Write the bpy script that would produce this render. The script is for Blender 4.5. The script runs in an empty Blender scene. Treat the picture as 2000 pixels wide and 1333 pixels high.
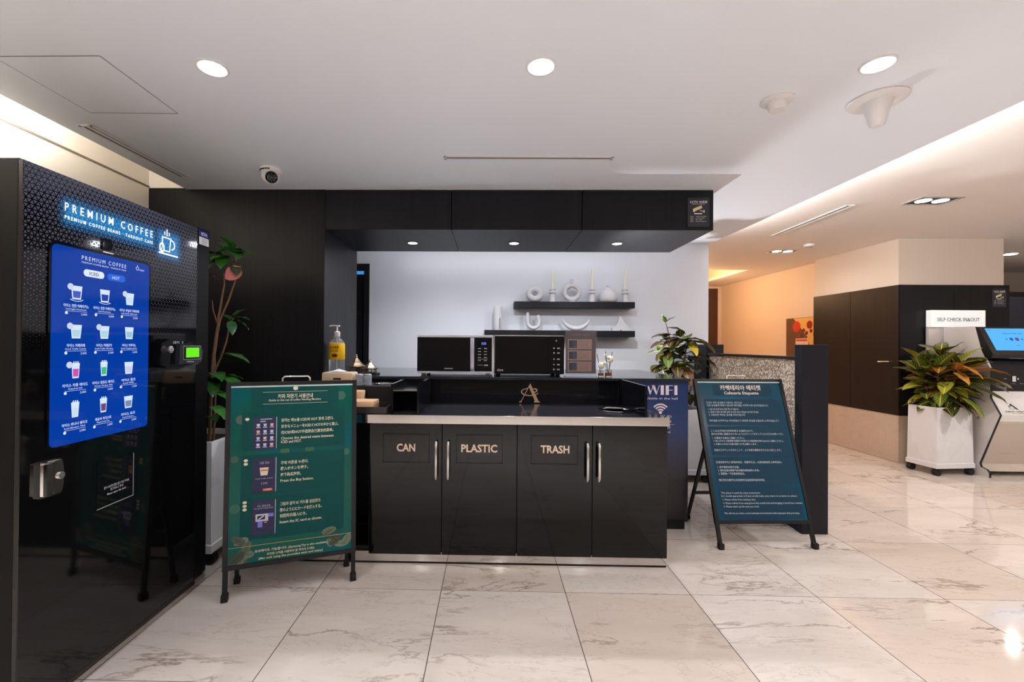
import bpy, bmesh, math, random
from mathutils import Vector, Matrix

SC = bpy.context.scene
COL = SC.collection
R = math.radians
PI = math.pi
random.seed(7)

# ------------------------------------------------------------------ camera, world, lamps, exposure
H = 1.3
YAW, PITCH, ROLL = R(-1.085), R(.39), R(.44)
_c, _s = math.cos(YAW), math.sin(YAW)
_r = Vector((_c, -_s, 0)); _f = Vector((_s, _c, 0)); _u = Vector((0, 0, 1))
_f2 = _f * math.cos(PITCH) + _u * math.sin(PITCH)
_u2 = _u * math.cos(PITCH) - _f * math.sin(PITCH)
_r3 = _r * math.cos(ROLL) + _u2 * math.sin(ROLL)
_u3 = _u2 * math.cos(ROLL) - _r * math.sin(ROLL)
cam = bpy.data.cameras.new('camera')
cam.sensor_width = 36.0
cam.lens = 852 / 2000 * 36.0
cam.shift_x = (1000 - 942.5) / 2000
cam.clip_start = .05
camo = bpy.data.objects.new('camera', cam)
COL.objects.link(camo)
m3 = Matrix((_r3, _u3, -_f2)).transposed()
camo.matrix_world = Matrix.Translation((0, 0, H)) @ m3.to_4x4()
SC.camera = camo

SC.view_settings.view_transform = 'Standard'
SC.view_settings.look = 'None'
SC.view_settings.gamma = 1.0
SC.view_settings.use_curve_mapping = False
SC.view_settings.exposure = 0.0

world = bpy.data.worlds.new('lobby_world')
SC.world = world
world.use_nodes = True
world.node_tree.nodes['Background'].inputs[0].default_value = (.93, .95, 1.0, 1)
world.node_tree.nodes['Background'].inputs[1].default_value = .4


def spot(name, loc, power, color=(1, .95, .9), size=150, radius=.035, blend=.6):
    l = bpy.data.lights.new(name, 'SPOT')
    l.energy = power; l.color = color; l.spot_size = R(size); l.spot_blend = blend
    l.shadow_soft_size = radius
    o = bpy.data.objects.new(name, l); o.location = loc
    COL.objects.link(o)
    return o


def area(name, loc, rot, sx, sy, power, color=(1, 1, 1)):
    l = bpy.data.lights.new(name, 'AREA')
    l.shape = 'RECTANGLE'; l.size = sx; l.size_y = sy; l.energy = power; l.color = color
    o = bpy.data.objects.new(name, l); o.location = loc; o.rotation_euler = rot
    COL.objects.link(o)
    return o


CEIL, CEIL2 = 2.40, 2.52
DOWN = [(-1.123, 1.719), (.190, 1.719), (1.495, 1.715)]
UNDER = [(-.637, 3.508), (.181, 3.508), (1.005, 3.508)]
for x, y in DOWN:
    spot('downlight_lamp', (x, y, CEIL - .012), 25, (.90, .94, 1), 130, .035)
for x, y in UNDER:
    spot('cabinet_lamp', (x, y, 2.10), 45, (.90, .94, 1), 168, .025)
# the lobby behind the camera: two more rows of the same downlights
for y in (-.2, -2.1):
    for x in (-1.123, .19, 1.495):
        spot('lobby_lamp', (x, y, CEIL - .012), 210 if y > -1 else 130, (.90, .935, 1), 84 if y > -1 else 130, .035, .5)
# lobby on the right: square twin downlights
for x, y, p in ((3.65, 3.68, 62), (3.73, 5.66, 22), (3.65, 1.7, 32), (3.65, -.6, 130), (6.2, 2.4, 170), (6.745, 5.79, 40)):
    spot('square_lamp', (x, y, CEIL2 - .012), p, (1, .97, .94), 170, .04)
# light strips in the two ceiling coves
area('cove_lamp_right', (2.25, 1.4, 2.465), (0, R(-108), 0), .035, 6.4, 130, (1, .98, .97))
area('cove_lamp_left', (-2.22, .62, 2.47), (0, R(115), 0), .05, 3.2, 52, (1, .98, .95))
area('added_wall_fill', (.19, 3.875, 2.33), (R(60), 0, 0), 2.6, .03, 8, (.93, .95, 1))  # added strip without a fixture, unseen behind the cabinets, brightens the white wall
# added spot behind the bar, no fixture: imitates floor reflections on the ceiling
u_ = spot('added_ceiling_fill', (1.38, 4.42, .80), 95, (.93, .95, 1), 76, .02, .35)
u_.rotation_euler = (Vector((1.95, 3.55, 2.4)) - Vector((1.38, 4.42, .80))).to_track_quat('-Z', 'Y').to_euler()
# warm chandelier in the corridor
def point(name, loc, p, color, r=.08):
    l = bpy.data.lights.new(name, 'POINT'); l.energy = p; l.color = color; l.shadow_soft_size = r
    o = bpy.data.objects.new(name, l); o.location = loc; COL.objects.link(o)
point('chandelier_lamp', (3.52, 7.7, 2.30), 42, (1, .62, .32), .12)


# ------------------------------------------------------------------ helpers
def srgb(r, g, b):
    f = lambda c: (c / 255 / 12.92) if c / 255 <= .04045 else ((c / 255 + .055) / 1.055) ** 2.4
    return (f(r), f(g), f(b))


def lin(c):
    return srgb(*c) if max(c) > 1.0001 else c


class N:
    """small node-tree writer"""
    def __init__(self, name):
        self.m = bpy.data.materials.new(name)
        self.m.use_nodes = True
        self.t = self.m.node_tree
        self.b = self.t.nodes['Principled BSDF']

    def n(self, kind, **kw):
        o = self.t.nodes.new('ShaderNode' + kind)
        for k, v in kw.items():
            setattr(o, k, v)
        return o

    def put(self, sock, v):
        if isinstance(v, bpy.types.NodeSocket):
            self.t.links.new(v, sock)
        elif v is not None:
            sock.default_value = v

    def math(self, op, a, b=None, c=None):
        o = self.n('Math', operation=op)
        for i, v in enumerate((a, b, c)):
            if v is not None:
                self.put(o.inputs[i], v)
        return o.outputs[0]

    def mix(self, f, a, b):
        o = self.n('Mix', data_type='RGBA')
        self.put(o.inputs[0], f)
        for i, v in ((6, a), (7, b)):
            if isinstance(v, tuple):
                v = (*v[:3], 1)
            self.put(o.inputs[i], v)
        return o.outputs[2]

    def pos(self, scale=(1, 1, 1), obj=True):
        tc = self.n('TexCoord')
        mp = self.n('Mapping')
        mp.inputs['Scale'].default_value = scale
        src = tc.outputs['Object'] if obj else self.n('NewGeometry').outputs['Position']
        self.t.links.new(src, mp.inputs['Vector'])
        return mp.outputs[0]

    def noise(self, vec, scale, detail=3, rough=.5, dist=0):
        o = self.n('TexNoise')
        self.t.links.new(vec, o.inputs['Vector'])
        o.inputs['Scale'].default_value = scale; o.inputs['Detail'].default_value = detail
        o.inputs['Roughness'].default_value = rough; o.inputs['Distortion'].default_value = dist
        return o.outputs['Fac']

    def ramp(self, f, stops):
        o = self.n('ValToRGB')
        self.t.links.new(f, o.inputs[0])
        e = o.color_ramp.elements
        while len(e) < len(stops):
            e.new(.5)
        for el, (p, c) in zip(e, stops):
            el.position = p
            el.color = (*c, 1) if isinstance(c, tuple) else (c, c, c, 1)
        return o.outputs[0]


MATS = {}


def mat(name, color, rough=.5, metal=0., var=.06, vscale=8., stretch=(1, 1, 1), emit=None, estr=0., trans=0., ior=1.45,
        coat=0., spec=.5, alpha=1.):
    """Principled material whose colour and gloss are broken up by procedural noise"""
    if name in MATS:
        return MATS[name]
    n = N(name)
    c = lin(color)
    f = n.noise(n.pos(stretch), vscale, 4, .6)
    lo = tuple(x * (1 - var) for x in c); hi = tuple(min(1, x * (1 + var)) for x in c)
    n.put(n.b.inputs['Base Color'], n.mix(f, lo, hi))
    n.put(n.b.inputs['Roughness'], n.math('MULTIPLY_ADD', f, rough * .3, rough * .85))
    n.b.inputs['Metallic'].default_value = metal
    n.b.inputs['IOR'].default_value = ior
    n.b.inputs['Specular IOR Level'].default_value = spec
    n.b.inputs['Transmission Weight'].default_value = trans
    n.b.inputs['Coat Weight'].default_value = coat
    n.b.inputs['Alpha'].default_value = alpha
    if emit is not None:
        n.b.inputs['Emission Color'].default_value = (*lin(emit), 1)
        n.b.inputs['Emission Strength'].default_value = estr
    MATS[name] = n.m
    return n.m


def print_mat(name, emission=0., rough=.5):
    """ink whose colour comes from the mesh's own Col attribute"""
    if name in MATS:
        return MATS[name]
    n = N(name)
    a = n.n('Attribute', attribute_name='Col')
    f = n.noise(n.pos(), 40, 2)
    c = n.mix(n.math('MULTIPLY', f, .12), a.outputs['Color'], (0, 0, 0))
    if emission:
        n.b.inputs['Base Color'].default_value = (0, 0, 0, 1)
        n.put(n.b.inputs['Emission Color'], a.outputs['Color'])
        n.b.inputs['Emission Strength'].default_value = emission
    else:
        n.put(n.b.inputs['Base Color'], c)
    n.b.inputs['Roughness'].default_value = rough
    n.b.inputs['Specular IOR Level'].default_value = .18
    MATS[name] = n.m
    return n.m


class P:
    """a plane in space: u runs along right, v along up, d along the normal towards the viewer"""
    def __init__(self, o, right, up):
        self.o = Vector(o); self.r = Vector(right).normalized(); self.u = Vector(up).normalized()
        self.n = self.r.cross(self.u)

    def pt(self, u, v, d=0):
        return self.o + self.r * u + self.u * v + self.n * d


class MB:
    """collects shapes and links them as ONE mesh object"""
    def __init__(self, col=(1, 1, 1)):
        self.v = []; self.f = []; self.c = []; self.col = col

    def add(self, verts, faces, M=None, col=None):
        b = len(self.v)
        if M is not None:
            verts = [M @ Vector(p) for p in verts]
        self.v += [tuple(p) for p in verts]
        self.f += [tuple(i + b for i in f) for f in faces]
        self.c += [col or self.col] * len(faces)
        return self

    def box(self, x0, x1, y0, y1, z0, z1, bev=0., M=None, seg=2):
        if bev <= 0:
            vs = [(x, y, z) for z in (z0, z1) for y in (y0, y1) for x in (x0, x1)]
            fs = [(0, 2, 3, 1), (4, 5, 7, 6), (0, 1, 5, 4), (2, 6, 7, 3), (0, 4, 6, 2), (1, 3, 7, 5)]
            return self.add(vs, fs, M)
        t = bmesh.new()
        bmesh.ops.create_cube(t, size=1)
        for q in t.verts:
            q.co = Vector(((x0 + x1) / 2 + q.co.x * (x1 - x0), (y0 + y1) / 2 + q.co.y * (y1 - y0), (z0 + z1) / 2 + q.co.z * (z1 - z0)))
        bmesh.ops.bevel(t, geom=t.edges[:], offset=bev, segments=seg, affect='EDGES', profile=.5)
        return self.bm(t, M)

    def bm(self, t, M=None):
        t.verts.index_update()
        self.add([q.co.copy() for q in t.verts], [tuple(q.index for q in f.verts) for f in t.faces], M)
        t.free()
        return self

    def poly(self, pl, pts, d=0.):
        return self.add([pl.pt(u, v, d) for u, v in pts], [tuple(range(len(pts)))])

    def rect(self, pl, u0, u1, v0, v1, d=0.):
        return self.poly(pl, [(u0, v0), (u1, v0), (u1, v1), (u0, v1)], d)

    def prism(self, pl, pts, d0, d1):
        n = len(pts)
        vs = [pl.pt(u, v, d0) for u, v in pts] + [pl.pt(u, v, d1) for u, v in pts]
        fs = [tuple(range(n - 1, -1, -1)), tuple(range(n, 2 * n))] + [(i, (i + 1) % n, n + (i + 1) % n, n + i) for i in range(n)]
        return self.add(vs, fs)

    def slab(self, pl, u0, u1, v0, v1, d0, d1, r=0., seg=5):
        return self.prism(pl, rrect(u0, u1, v0, v1, r, seg), d0, d1)

    def tube(self, path, r, n=8, closed=False, flat=1.):
        path = [Vector(p) for p in path]
        k = len(path)
        rs = r if isinstance(r, (list, tuple)) else [r] * k
        vs = []; up = None
        for i, p in enumerate(path):
            a = path[(i - 1) % k] if (closed or i > 0) else p
            b = path[(i + 1) % k] if (closed or i < k - 1) else p
            t = (b - a).normalized()
            if up is None:
                up = Vector((0, 0, 1)) if abs(t.z) < .9 else Vector((0, 1, 0))
            s = t.cross(up).normalized(); up = s.cross(t).normalized()
            for j in range(n):
                q = 2 * PI * j / n
                vs.append(p + s * math.cos(q) * rs[i] + up * math.sin(q) * rs[i] * flat)
        fs = []
        for i in range(k if closed else k - 1):
            i2 = (i + 1) % k
            for j in range(n):
                j2 = (j + 1) % n
                fs.append((i * n + j, i * n + j2, i2 * n + j2, i2 * n + j))
        if not closed:
            fs.append(tuple(range(n - 1, -1, -1))); fs.append(tuple((k - 1) * n + j for j in range(n)))
        return self.add(vs, fs)

    def lathe(self, prof, c=(0, 0, 0), n=24, M=None, sy=1., caps=True):
        vs = []; fs = []
        k = len(prof)
        for r, z in prof:
            for j in range(n):
                q = 2 * PI * j / n
                vs.append((c[0] + r * math.cos(q), c[1] + r * math.sin(q) * sy, c[2] + z))
        for i in range(k - 1):
            for j in range(n):
                j2 = (j + 1) % n
                fs.append((i * n + j, i * n + j2, (i + 1) * n + j2, (i + 1) * n + j))
        if caps and prof[0][0] > 1e-5:
            fs.append(tuple(range(n - 1, -1, -1)))
        if caps and prof[-1][0] > 1e-5:
            fs.append(tuple((k - 1) * n + j for j in range(n)))
        return self.add(vs, fs, M)

    def ball(self, c, r, n=14, s=(1, 1, 1)):
        prof = [(max(1e-6, math.sin(PI * i / n) * r), -math.cos(PI * i / n) * r) for i in range(n + 1)]
        return self.lathe(prof, (0, 0, 0), n, Matrix.Translation(c) @ Matrix.Diagonal((*s, 1)))

    def disc(self, pl, u, v, r, d=0., n=24, ry=None):
        return self.poly(pl, [(u + r * math.cos(2 * PI * i / n), v + (ry or r) * math.sin(2 * PI * i / n)) for i in range(n)], d)

    def line(self, pl, u0, v0, u1, v1, w, d=0.):
        a = Vector((u1 - u0, v1 - v0)).normalized(); q = Vector((-a.y, a.x)) * w / 2
        return self.poly(pl, [(u0 - q.x, v0 - q.y), (u1 - q.x, v1 - q.y), (u1 + q.x, v1 + q.y), (u0 + q.x, v0 + q.y)], d)

    def arc(self, pl, u, v, r, w, a0, a1, d=0., n=20, ry=1.):
        for i in range(n):
            p, q = a0 + (a1 - a0) * i / n, a0 + (a1 - a0) * (i + 1) / n
            pts = [(u + (r + e) * math.cos(t), v + (r + e) * math.sin(t) * ry) for t, e in ((p, -w / 2), (p, w / 2), (q, w / 2), (q, -w / 2))]
            self.poly(pl, pts, d)
        return self

    def text(self, pl, s, u, v, size, width=None, align='L', bold=0., d=0., squash=1., track=1.):
        """lettering printed on the plane; v is the vertical middle of the line"""
        cu = bpy.data.curves.new('glyphs', 'FONT')
        cu.body = s; cu.resolution_u = 2; cu.space_character = track; cu.offset = bold
        ob = bpy.data.objects.new('glyphs', cu)
        me = ob.to_mesh()
        if len(me.vertices):
            xs = [p.co.x for p in me.vertices]
            x0, w = min(xs), max(xs) - min(xs)
            k = size
            kx = width / w if width else k * squash
            off = {'L': 0, 'C': -w * kx / 2, 'R': -w * kx}[align]
            vs = [pl.pt(u + off + (p.co.x - x0) * kx, v + (p.co.y - .36) * k, d) for p in me.vertices]
            self.add(vs, [tuple(f.vertices) for f in me.polygons])
        ob.to_mesh_clear()
        bpy.data.objects.remove(ob); bpy.data.curves.remove(cu)
        return self

    def build(self, name, material, parent=None, smooth=None, local=False):
        me = bpy.data.meshes.new(name)
        me.from_pydata(self.v, [], self.f)
        ca = me.color_attributes.new('Col', 'FLOAT_COLOR', 'CORNER')
        buf = []
        for f, c in zip(me.polygons, self.c):
            buf += [*c[:3], c[3] if len(c) > 3 else 1.] * f.loop_total
        ca.data.foreach_set('color', buf)
        if parent is not None and not local:
            me.transform(wmat(parent).inverted())
        me.update()
        if smooth:
            me.polygons.foreach_set('use_smooth', [True] * len(me.polygons))
            me.set_sharp_from_angle(angle=R(smooth))
        me.materials.append(material)
        o = bpy.data.objects.new(name, me)
        COL.objects.link(o)
        if parent is not None:
            o.parent = parent
        return o


def wmat(o):
    m = Matrix.LocRotScale(o.location, o.rotation_euler, None)
    return wmat(o.parent) @ m if o.parent else m


def rrect(u0, u1, v0, v1, r, seg=5):
    if r <= 0:
        return [(u0, v0), (u1, v0), (u1, v1), (u0, v1)]
    out = []
    for cx, cy, a in ((u1 - r, v0 + r, -PI / 2), (u1 - r, v1 - r, 0), (u0 + r, v1 - r, PI / 2), (u0 + r, v0 + r, PI)):
        for i in range(seg + 1):
            q = a + PI / 2 * i / seg
            out.append((cx + r * math.cos(q), cy + r * math.sin(q)))
    return out


def tag(o, label, cat, group=None):
    o['label'] = label; o['category'] = cat
    if group:
        o['group'] = group
    return o


def thing(name, label, cat, loc=(0, 0, 0), rz=0., group=None):
    o = bpy.data.objects.new(name, None)
    o.empty_display_size = .1
    COL.objects.link(o)
    o.location = loc; o.rotation_euler = (0, 0, rz)
    return tag(o, label, cat, group)


def struct(o):
    o['kind'] = 'structure'
    return o


def part_label(o, label):
    o['label'] = label
    return o


def copy_thing(src, loc, label, rz=None):
    r = src.copy(); COL.objects.link(r); r.location = loc; r['label'] = label
    if rz is not None:
        r.rotation_euler = (0, 0, rz)
    for ch in list(src.children):
        c = ch.copy(); COL.objects.link(c); c.parent = r
        for g in list(ch.children):
            d = g.copy(); COL.objects.link(d); d.parent = c
    return r


# ------------------------------------------------------------------ materials of the room
def floor_mat():
    n = N('polished_marble_tiles')
    p = n.n('NewGeometry').outputs['Position']
    sx = n.n('SeparateXYZ'); n.t.links.new(p, sx.inputs[0])
    T = .651
    ux = n.math('DIVIDE', n.math('ADD', sx.outputs[0], .902), T)
    uy = n.math('DIVIDE', n.math('SUBTRACT', sx.outputs[1], 2.304), T)
    cx, cy = n.math('FLOOR', ux), n.math('FLOOR', uy)
    fx, fy = n.math('FRACT', ux), n.math('FRACT', uy)
    ex = n.math('SUBTRACT', .5, n.math('ABSOLUTE', n.math('SUBTRACT', fx, .5)))
    ey = n.math('SUBTRACT', .5, n.math('ABSOLUTE', n.math('SUBTRACT', fy, .5)))
    gx = n.math('LESS_THAN', ex, .0030)
    gy = n.math('LESS_THAN', ey, .0022)
    cell = n.n('CombineXYZ')
    n.t.links.new(cx, cell.inputs[0]); n.t.links.new(cy, cell.inputs[1])
    wn = n.n('TexWhiteNoise', noise_dimensions='2D'); n.t.links.new(cell.outputs[0], wn.inputs['Vector'])
    # every tile samples its own patch of stone
    off = n.n('VectorMath', operation='SCALE'); n.t.links.new(wn.outputs['Color'], off.inputs[0]); off.inputs['Scale'].default_value = 9.
    q = n.n('VectorMath', operation='ADD'); n.t.links.new(p, q.inputs[0]); n.t.links.new(off.outputs[0], q.inputs[1])
    mp = n.n('Mapping'); mp.inputs['Scale'].default_value = (.6, 2.0, 1); mp.inputs['Rotation'].default_value = (0, 0, R(7))
    n.t.links.new(q.outputs[0], mp.inputs['Vector'])
    v = mp.outputs[0]
    cloud = n.noise(v, 2.6, 6, .62, .4)
    fine = n.noise(v, 17, 5, .65, .6)
    vein = n.noise(v, 1.25, 9, .62, .35)
    d = n.math('ABSOLUTE', n.math('SUBTRACT', vein, .5))
    vm = n.ramp(d, [(0, 1.), (.004, .75), (.012, 0.)])
    patch = n.ramp(n.noise(v, 1.7, 2), [(.42, 0.), (.62, 1.)])
    vm = n.math('MULTIPLY', vm, patch)
    vein2 = n.noise(v, 2.3, 9, .66, .5)
    vm2 = n.ramp(n.math('ABSOLUTE', n.math('SUBTRACT', vein2, .52)), [(0, .8), (.005, 0.)])
    base = n.mix(n.ramp(cloud, [(.3, 0.), (.7, 1.)]), srgb(214, 202, 193), srgb(231, 221, 212))
    base = n.mix(n.math('MULTIPLY', n.ramp(fine, [(.35, 0.), (.7, 1.)]), .22), base, srgb(206, 192, 180))
    tint = n.math('MULTIPLY', n.math('POWER', wn.outputs['Value'], 2.5), .5)
    base = n.mix(tint, base, srgb(206, 186, 168))
    base = n.mix(n.math('MULTIPLY', vm, .7), base, srgb(112, 88, 70))
    base = n.mix(n.math('MULTIPLY', vm2, .5), base, srgb(150, 124, 98))
    base = n.mix(n.math('MULTIPLY', gx, .9), base, srgb(60, 48, 40))
    base = n.mix(n.math('MULTIPLY', gy, .85), base, srgb(74, 62, 54))
    n.put(n.b.inputs['Base Color'], base)
    n.put(n.b.inputs['Roughness'], n.math('MULTIPLY_ADD', fine, .04, .045))
    n.b.inputs['IOR'].default_value = 1.5
    return n.m


def wood_mat(name, c0, c1, rough=.42):
    n = N(name)
    f = n.noise(n.pos((60, 60, 1.6)), 1., 6, .6, .3)
    g = n.noise(n.pos((9, 9, .6)), 1., 3, .5)
    k = n.math('ADD', n.math('MULTIPLY', f, .7), n.math('MULTIPLY', g, .3))
    n.put(n.b.inputs['Base Color'], n.mix(n.ramp(k, [(.35, 0.), (.65, 1.)]), srgb(*c0), srgb(*c1)))
    n.put(n.b.inputs['Roughness'], n.math('MULTIPLY_ADD', f, .2, rough - .1))
    n.b.inputs['Specular IOR Level'].default_value = .22
    return n.m


def gloss_black(name, c=(10, 10, 12), rough=.05):
    n = N(name)
    f = n.noise(n.pos((2, 2, 120)), 1., 4, .6)
    n.put(n.b.inputs['Base Color'], n.mix(f, srgb(*c), tuple(x * 1.5 for x in srgb(*c))))
    n.put(n.b.inputs['Roughness'], n.math('MULTIPLY_ADD', f, rough * .6, rough * .7))
    n.b.inputs['IOR'].default_value = 1.40
    return n.m


def vend_mat():
    n = N('black_glass_with_triangle_print')
    tc = n.n('NewGeometry').outputs['Position']
    s = n.n('SeparateXYZ'); n.t.links.new(tc, s.inputs[0])
    y, z = s.outputs[1], s.outputs[2]
    K = 1 / .0172
    a = n.math('MULTIPLY', z, K)
    b = n.math('ADD', n.math('MULTIPLY', z, K * .5), n.math('MULTIPLY', y, K * .8660))
    c = n.math('SUBTRACT', n.math('MULTIPLY', z, K * .5), n.math('MULTIPLY', y, K * .8660))
    e = []
    for q in (a, b, c):
        e.append(n.math('SUBTRACT', .5, n.math('ABSOLUTE', n.math('SUBTRACT', n.math('FRACT', q), .5))))
    mn = n.math('MINIMUM', n.math('MINIMUM', e[0], e[1]), e[2])
    mr = n.n('MapRange'); n.t.links.new(z, mr.inputs[0])
    mr.inputs[1].default_value = 1.88; mr.inputs[2].default_value = 1.20
    mr.inputs[3].default_value = .06; mr.inputs[4].default_value = .34
    th = mr.outputs[0]
    k = n.math('GREATER_THAN', mn, th)
    g = n.noise(n.pos(), 6, 3)
    nx = n.n('SeparateXYZ'); n.t.links.new(n.n('NewGeometry').outputs['Normal'], nx.inputs[0])
    k = n.math('MULTIPLY', k, n.math('GREATER_THAN', nx.outputs[0], .5))
    # the lit letters shine through the printed glass around them
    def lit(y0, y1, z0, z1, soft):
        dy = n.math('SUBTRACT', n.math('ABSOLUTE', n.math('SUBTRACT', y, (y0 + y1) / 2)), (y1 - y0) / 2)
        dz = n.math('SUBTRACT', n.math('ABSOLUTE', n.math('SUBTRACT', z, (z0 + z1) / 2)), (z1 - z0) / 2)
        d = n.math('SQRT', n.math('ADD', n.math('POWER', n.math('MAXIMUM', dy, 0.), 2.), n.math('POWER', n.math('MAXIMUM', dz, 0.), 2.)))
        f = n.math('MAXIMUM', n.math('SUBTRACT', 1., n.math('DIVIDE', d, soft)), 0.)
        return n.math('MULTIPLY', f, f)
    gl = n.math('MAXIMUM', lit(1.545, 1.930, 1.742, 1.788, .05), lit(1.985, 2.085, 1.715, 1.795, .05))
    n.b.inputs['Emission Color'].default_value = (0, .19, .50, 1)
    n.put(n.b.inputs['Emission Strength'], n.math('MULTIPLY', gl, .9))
    n.put(n.b.inputs['Base Color'], n.mix(k, srgb(9, 9, 11), n.mix(g, srgb(62, 64, 80), srgb(78, 80, 98))))
    n.put(n.b.inputs['Roughness'], n.math('MULTIPLY_ADD', k, .25, .06))
    return n.m


def speckle_mat():
    n = N('bronze_speckled_resin')
    v = n.n('TexVoronoi'); v.inputs['Scale'].default_value = 95.
    n.t.links.new(n.pos(), v.inputs['Vector'])
    s = n.n('SeparateColor'); n.t.links.new(v.outputs['Color'], s.inputs[0])
    c = n.ramp(s.outputs[0], [(0, srgb(120, 94, 74)), (.3, srgb(168, 138, 112)), (.6, srgb(196, 168, 140)), (.93, srgb(246, 232, 212))])
    n.put(n.b.inputs['Base Color'], c)
    n.b.inputs['Roughness'].default_value = .3
    n.b.inputs['Metallic'].default_value = .1
    bp = n.n('Bump'); bp.inputs['Strength'].default_value = .5; bp.inputs['Distance'].default_value = .004
    n.t.links.new(v.outputs['Distance'], bp.inputs['Height']); n.t.links.new(bp.outputs[0], n.b.inputs['Normal'])
    n.b.inputs['Coat Weight'].default_value = .6
    n.b.inputs['Coat Roughness'].default_value = .04
    return n.m


def stone_mat():
    n = N('beige_marble_skirting')
    p = n.pos()
    f = n.noise(p, 9, 6, .65, .5); g = n.noise(p, 40, 4, .6)
    c = n.mix(f, srgb(196, 176, 158), srgb(222, 206, 190))
    n.put(n.b.inputs['Base Color'], n.mix(n.math('MULTIPLY', g, .3), c, srgb(150, 122, 100)))
    n.b.inputs['Roughness'].default_value = .12
    return n.m


def leaf_mat(name, vein, spots=0.):
    n = N(name)
    a = n.n('Attribute', attribute_name='Col')
    uv = n.n('UVMap'); uv.uv_map = 'UVMap'
    s = n.n('SeparateXYZ'); n.t.links.new(uv.outputs[0], s.inputs[0])
    au = n.math('ABSOLUTE', s.outputs[0])
    mid = n.math('LESS_THAN', au, .09)
    sv = n.math('FRACT', n.math('SUBTRACT', n.math('MULTIPLY', s.outputs[1], 9.), n.math('MULTIPLY', au, 2.2)))
    side = n.math('MULTIPLY', n.math('LESS_THAN', sv, .2), n.math('LESS_THAN', au, .86))
    k = n.math('MULTIPLY', n.math('MAXIMUM', mid, n.math('MULTIPLY', side, .75)), a.outputs['Alpha'])
    f = n.noise(n.pos(), 55, 3, .6)
    base = n.mix(n.math('MULTIPLY', f, .35), a.outputs['Color'], (.012, .03, .008))
    n.put(n.b.inputs['Base Color'], n.mix(k, base, srgb(*vein)))
    n.b.inputs['Roughness'].default_value = .3
    n.b.inputs['Specular IOR Level'].default_value = .6
    return n.m


M_FLOOR = floor_mat()
M_CEIL = mat('matt_white_ceiling_paint', (232, 235, 241), .45, var=.012, vscale=1.2)
M_CEIL2 = mat('warm_white_ceiling_paint', (236, 228, 222), .6, var=.012, vscale=1.2)
M_WHITE = mat('white_wall_paint', (222, 223, 230), .3, var=.015, vscale=2.)
M_CREAM = mat('cream_wall_covering', (232, 224, 212), .7, var=.03, vscale=60)
M_CORR = mat('pale_corridor_wall_covering', (224, 202, 182), .55, var=.02, vscale=3)
M_BEIGE = mat('beige_column_paint', (208, 194, 180), .6, var=.015, vscale=2)
M_DARK = wood_mat('black_stained_wood_panel', (17, 17, 18), (28, 27, 29), .45)
M_DARKB = wood_mat('dark_bulkhead_laminate', (18, 18, 23), (28, 28, 34), .42)
M_BROWN = wood_mat('dark_brown_wood_panel', (27, 21, 19), (38, 30, 27), .4)
M_DOORB = mat('dark_corridor_door', (72, 44, 32), .5, var=.2, vscale=4)
M_GLOSS = gloss_black('gloss_black_lacquer')
M_GLOSSN = gloss_black('gloss_navy_black_glass', (14, 15, 20), .04)
M_BLACK = mat('black_powder_coat', (24, 24, 27), .4)
M_BLACKM = mat('matt_black_plastic', (16, 16, 18), .55)
M_STEEL = mat('brushed_stainless_steel', (214, 211, 208), .10, 1., var=.05, vscale=3, stretch=(1, 1, 60))
M_CHROME = mat('satin_metal', (214, 212, 210), .22, .9, var=.04)
M_STONE = stone_mat()
M_SPECK = speckle_mat()
M_PRINT = print_mat('printed_ink')
M_SCRP = print_mat('lit_screen_graphics', 1.0, .3)
M_LAMP = mat('lit_lamp_lens', (255, 255, 255), .3, emit=(255, 250, 244), estr=30.)
M_LAMPB = mat('lit_cabinet_lens', (255, 255, 255), .3, emit=(244, 248, 255), estr=9.)
M_PLASTIC = mat('white_plastic', (226, 222, 220), .35, var=.03)
M_PLANTER = mat('white_planter_paint', (228, 226, 228), .28, var=.04, vscale=3)
M_SOIL = mat('dark_potting_soil', (52, 40, 32), .9, var=.4, vscale=60)
M_RUBBER = mat('black_rubber', (20, 20, 20), .6)
M_LEAF = leaf_mat('croton_leaf', (214, 196, 70))
M_LEAFG = leaf_mat('green_glossy_leaf', (120, 160, 70))
M_STEM = mat('woody_plant_stem', (128, 96, 72), .75, var=.25, vscale=40)

# ------------------------------------------------------------------ room
struct(MB().box(-3.2, 9.5, -6.5, 10.5, -.06, 0).build('floor', M_FLOOR))
b = MB()
b.box(-2.20, 2.36, -6.5, 4.72, CEIL, CEIL + .03)
struct(b.build('ceiling', M_CEIL))
# right-hand ceiling, higher, open above the chandelier
b = MB()
hx0, hx1, hy0, hy1 = 2.85, 4.12, 7.07, 8.5
b.box(2.12, 9.5, -6.5, hy0, CEIL2, CEIL2 + .05)
b.box(2.12, hx0, hy0, hy1, CEIL2, CEIL2 + .05)
b.box(hx1, 9.5, hy0, hy1, CEIL2, CEIL2 + .05)
b.box(2.12, 9.5, hy1, 10.5, CEIL2, CEIL2 + .05)
struct(b.build('ceiling_lobby', M_CEIL2))
b = MB()
b.box(hx0 - .02, hx0, hy0, hy1, CEIL2 + .05, 2.95); b.box(hx1, hx1 + .02, hy0, hy1, CEIL2 + .05, 2.95)
b.box(hx0 - .02, hx1 + .02, hy0 - .02, hy0, CEIL2 + .05, 2.95); b.box(hx0 - .02, hx1 + .02, hy1, hy1 + .02, CEIL2 + .05, 2.95)
b.box(hx0 - .02, hx1 + .02, hy0 - .02, hy1 + .02, 2.95, 2.97)
struct(b.build('ceiling_recess', M_CORR))
# closes the right cove behind its light strip
struct(MB().box(2.10, 2.12, -6.5, 4.72, CEIL + .03, CEIL2 + .05).build('trim_1', M_CEIL))
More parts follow.
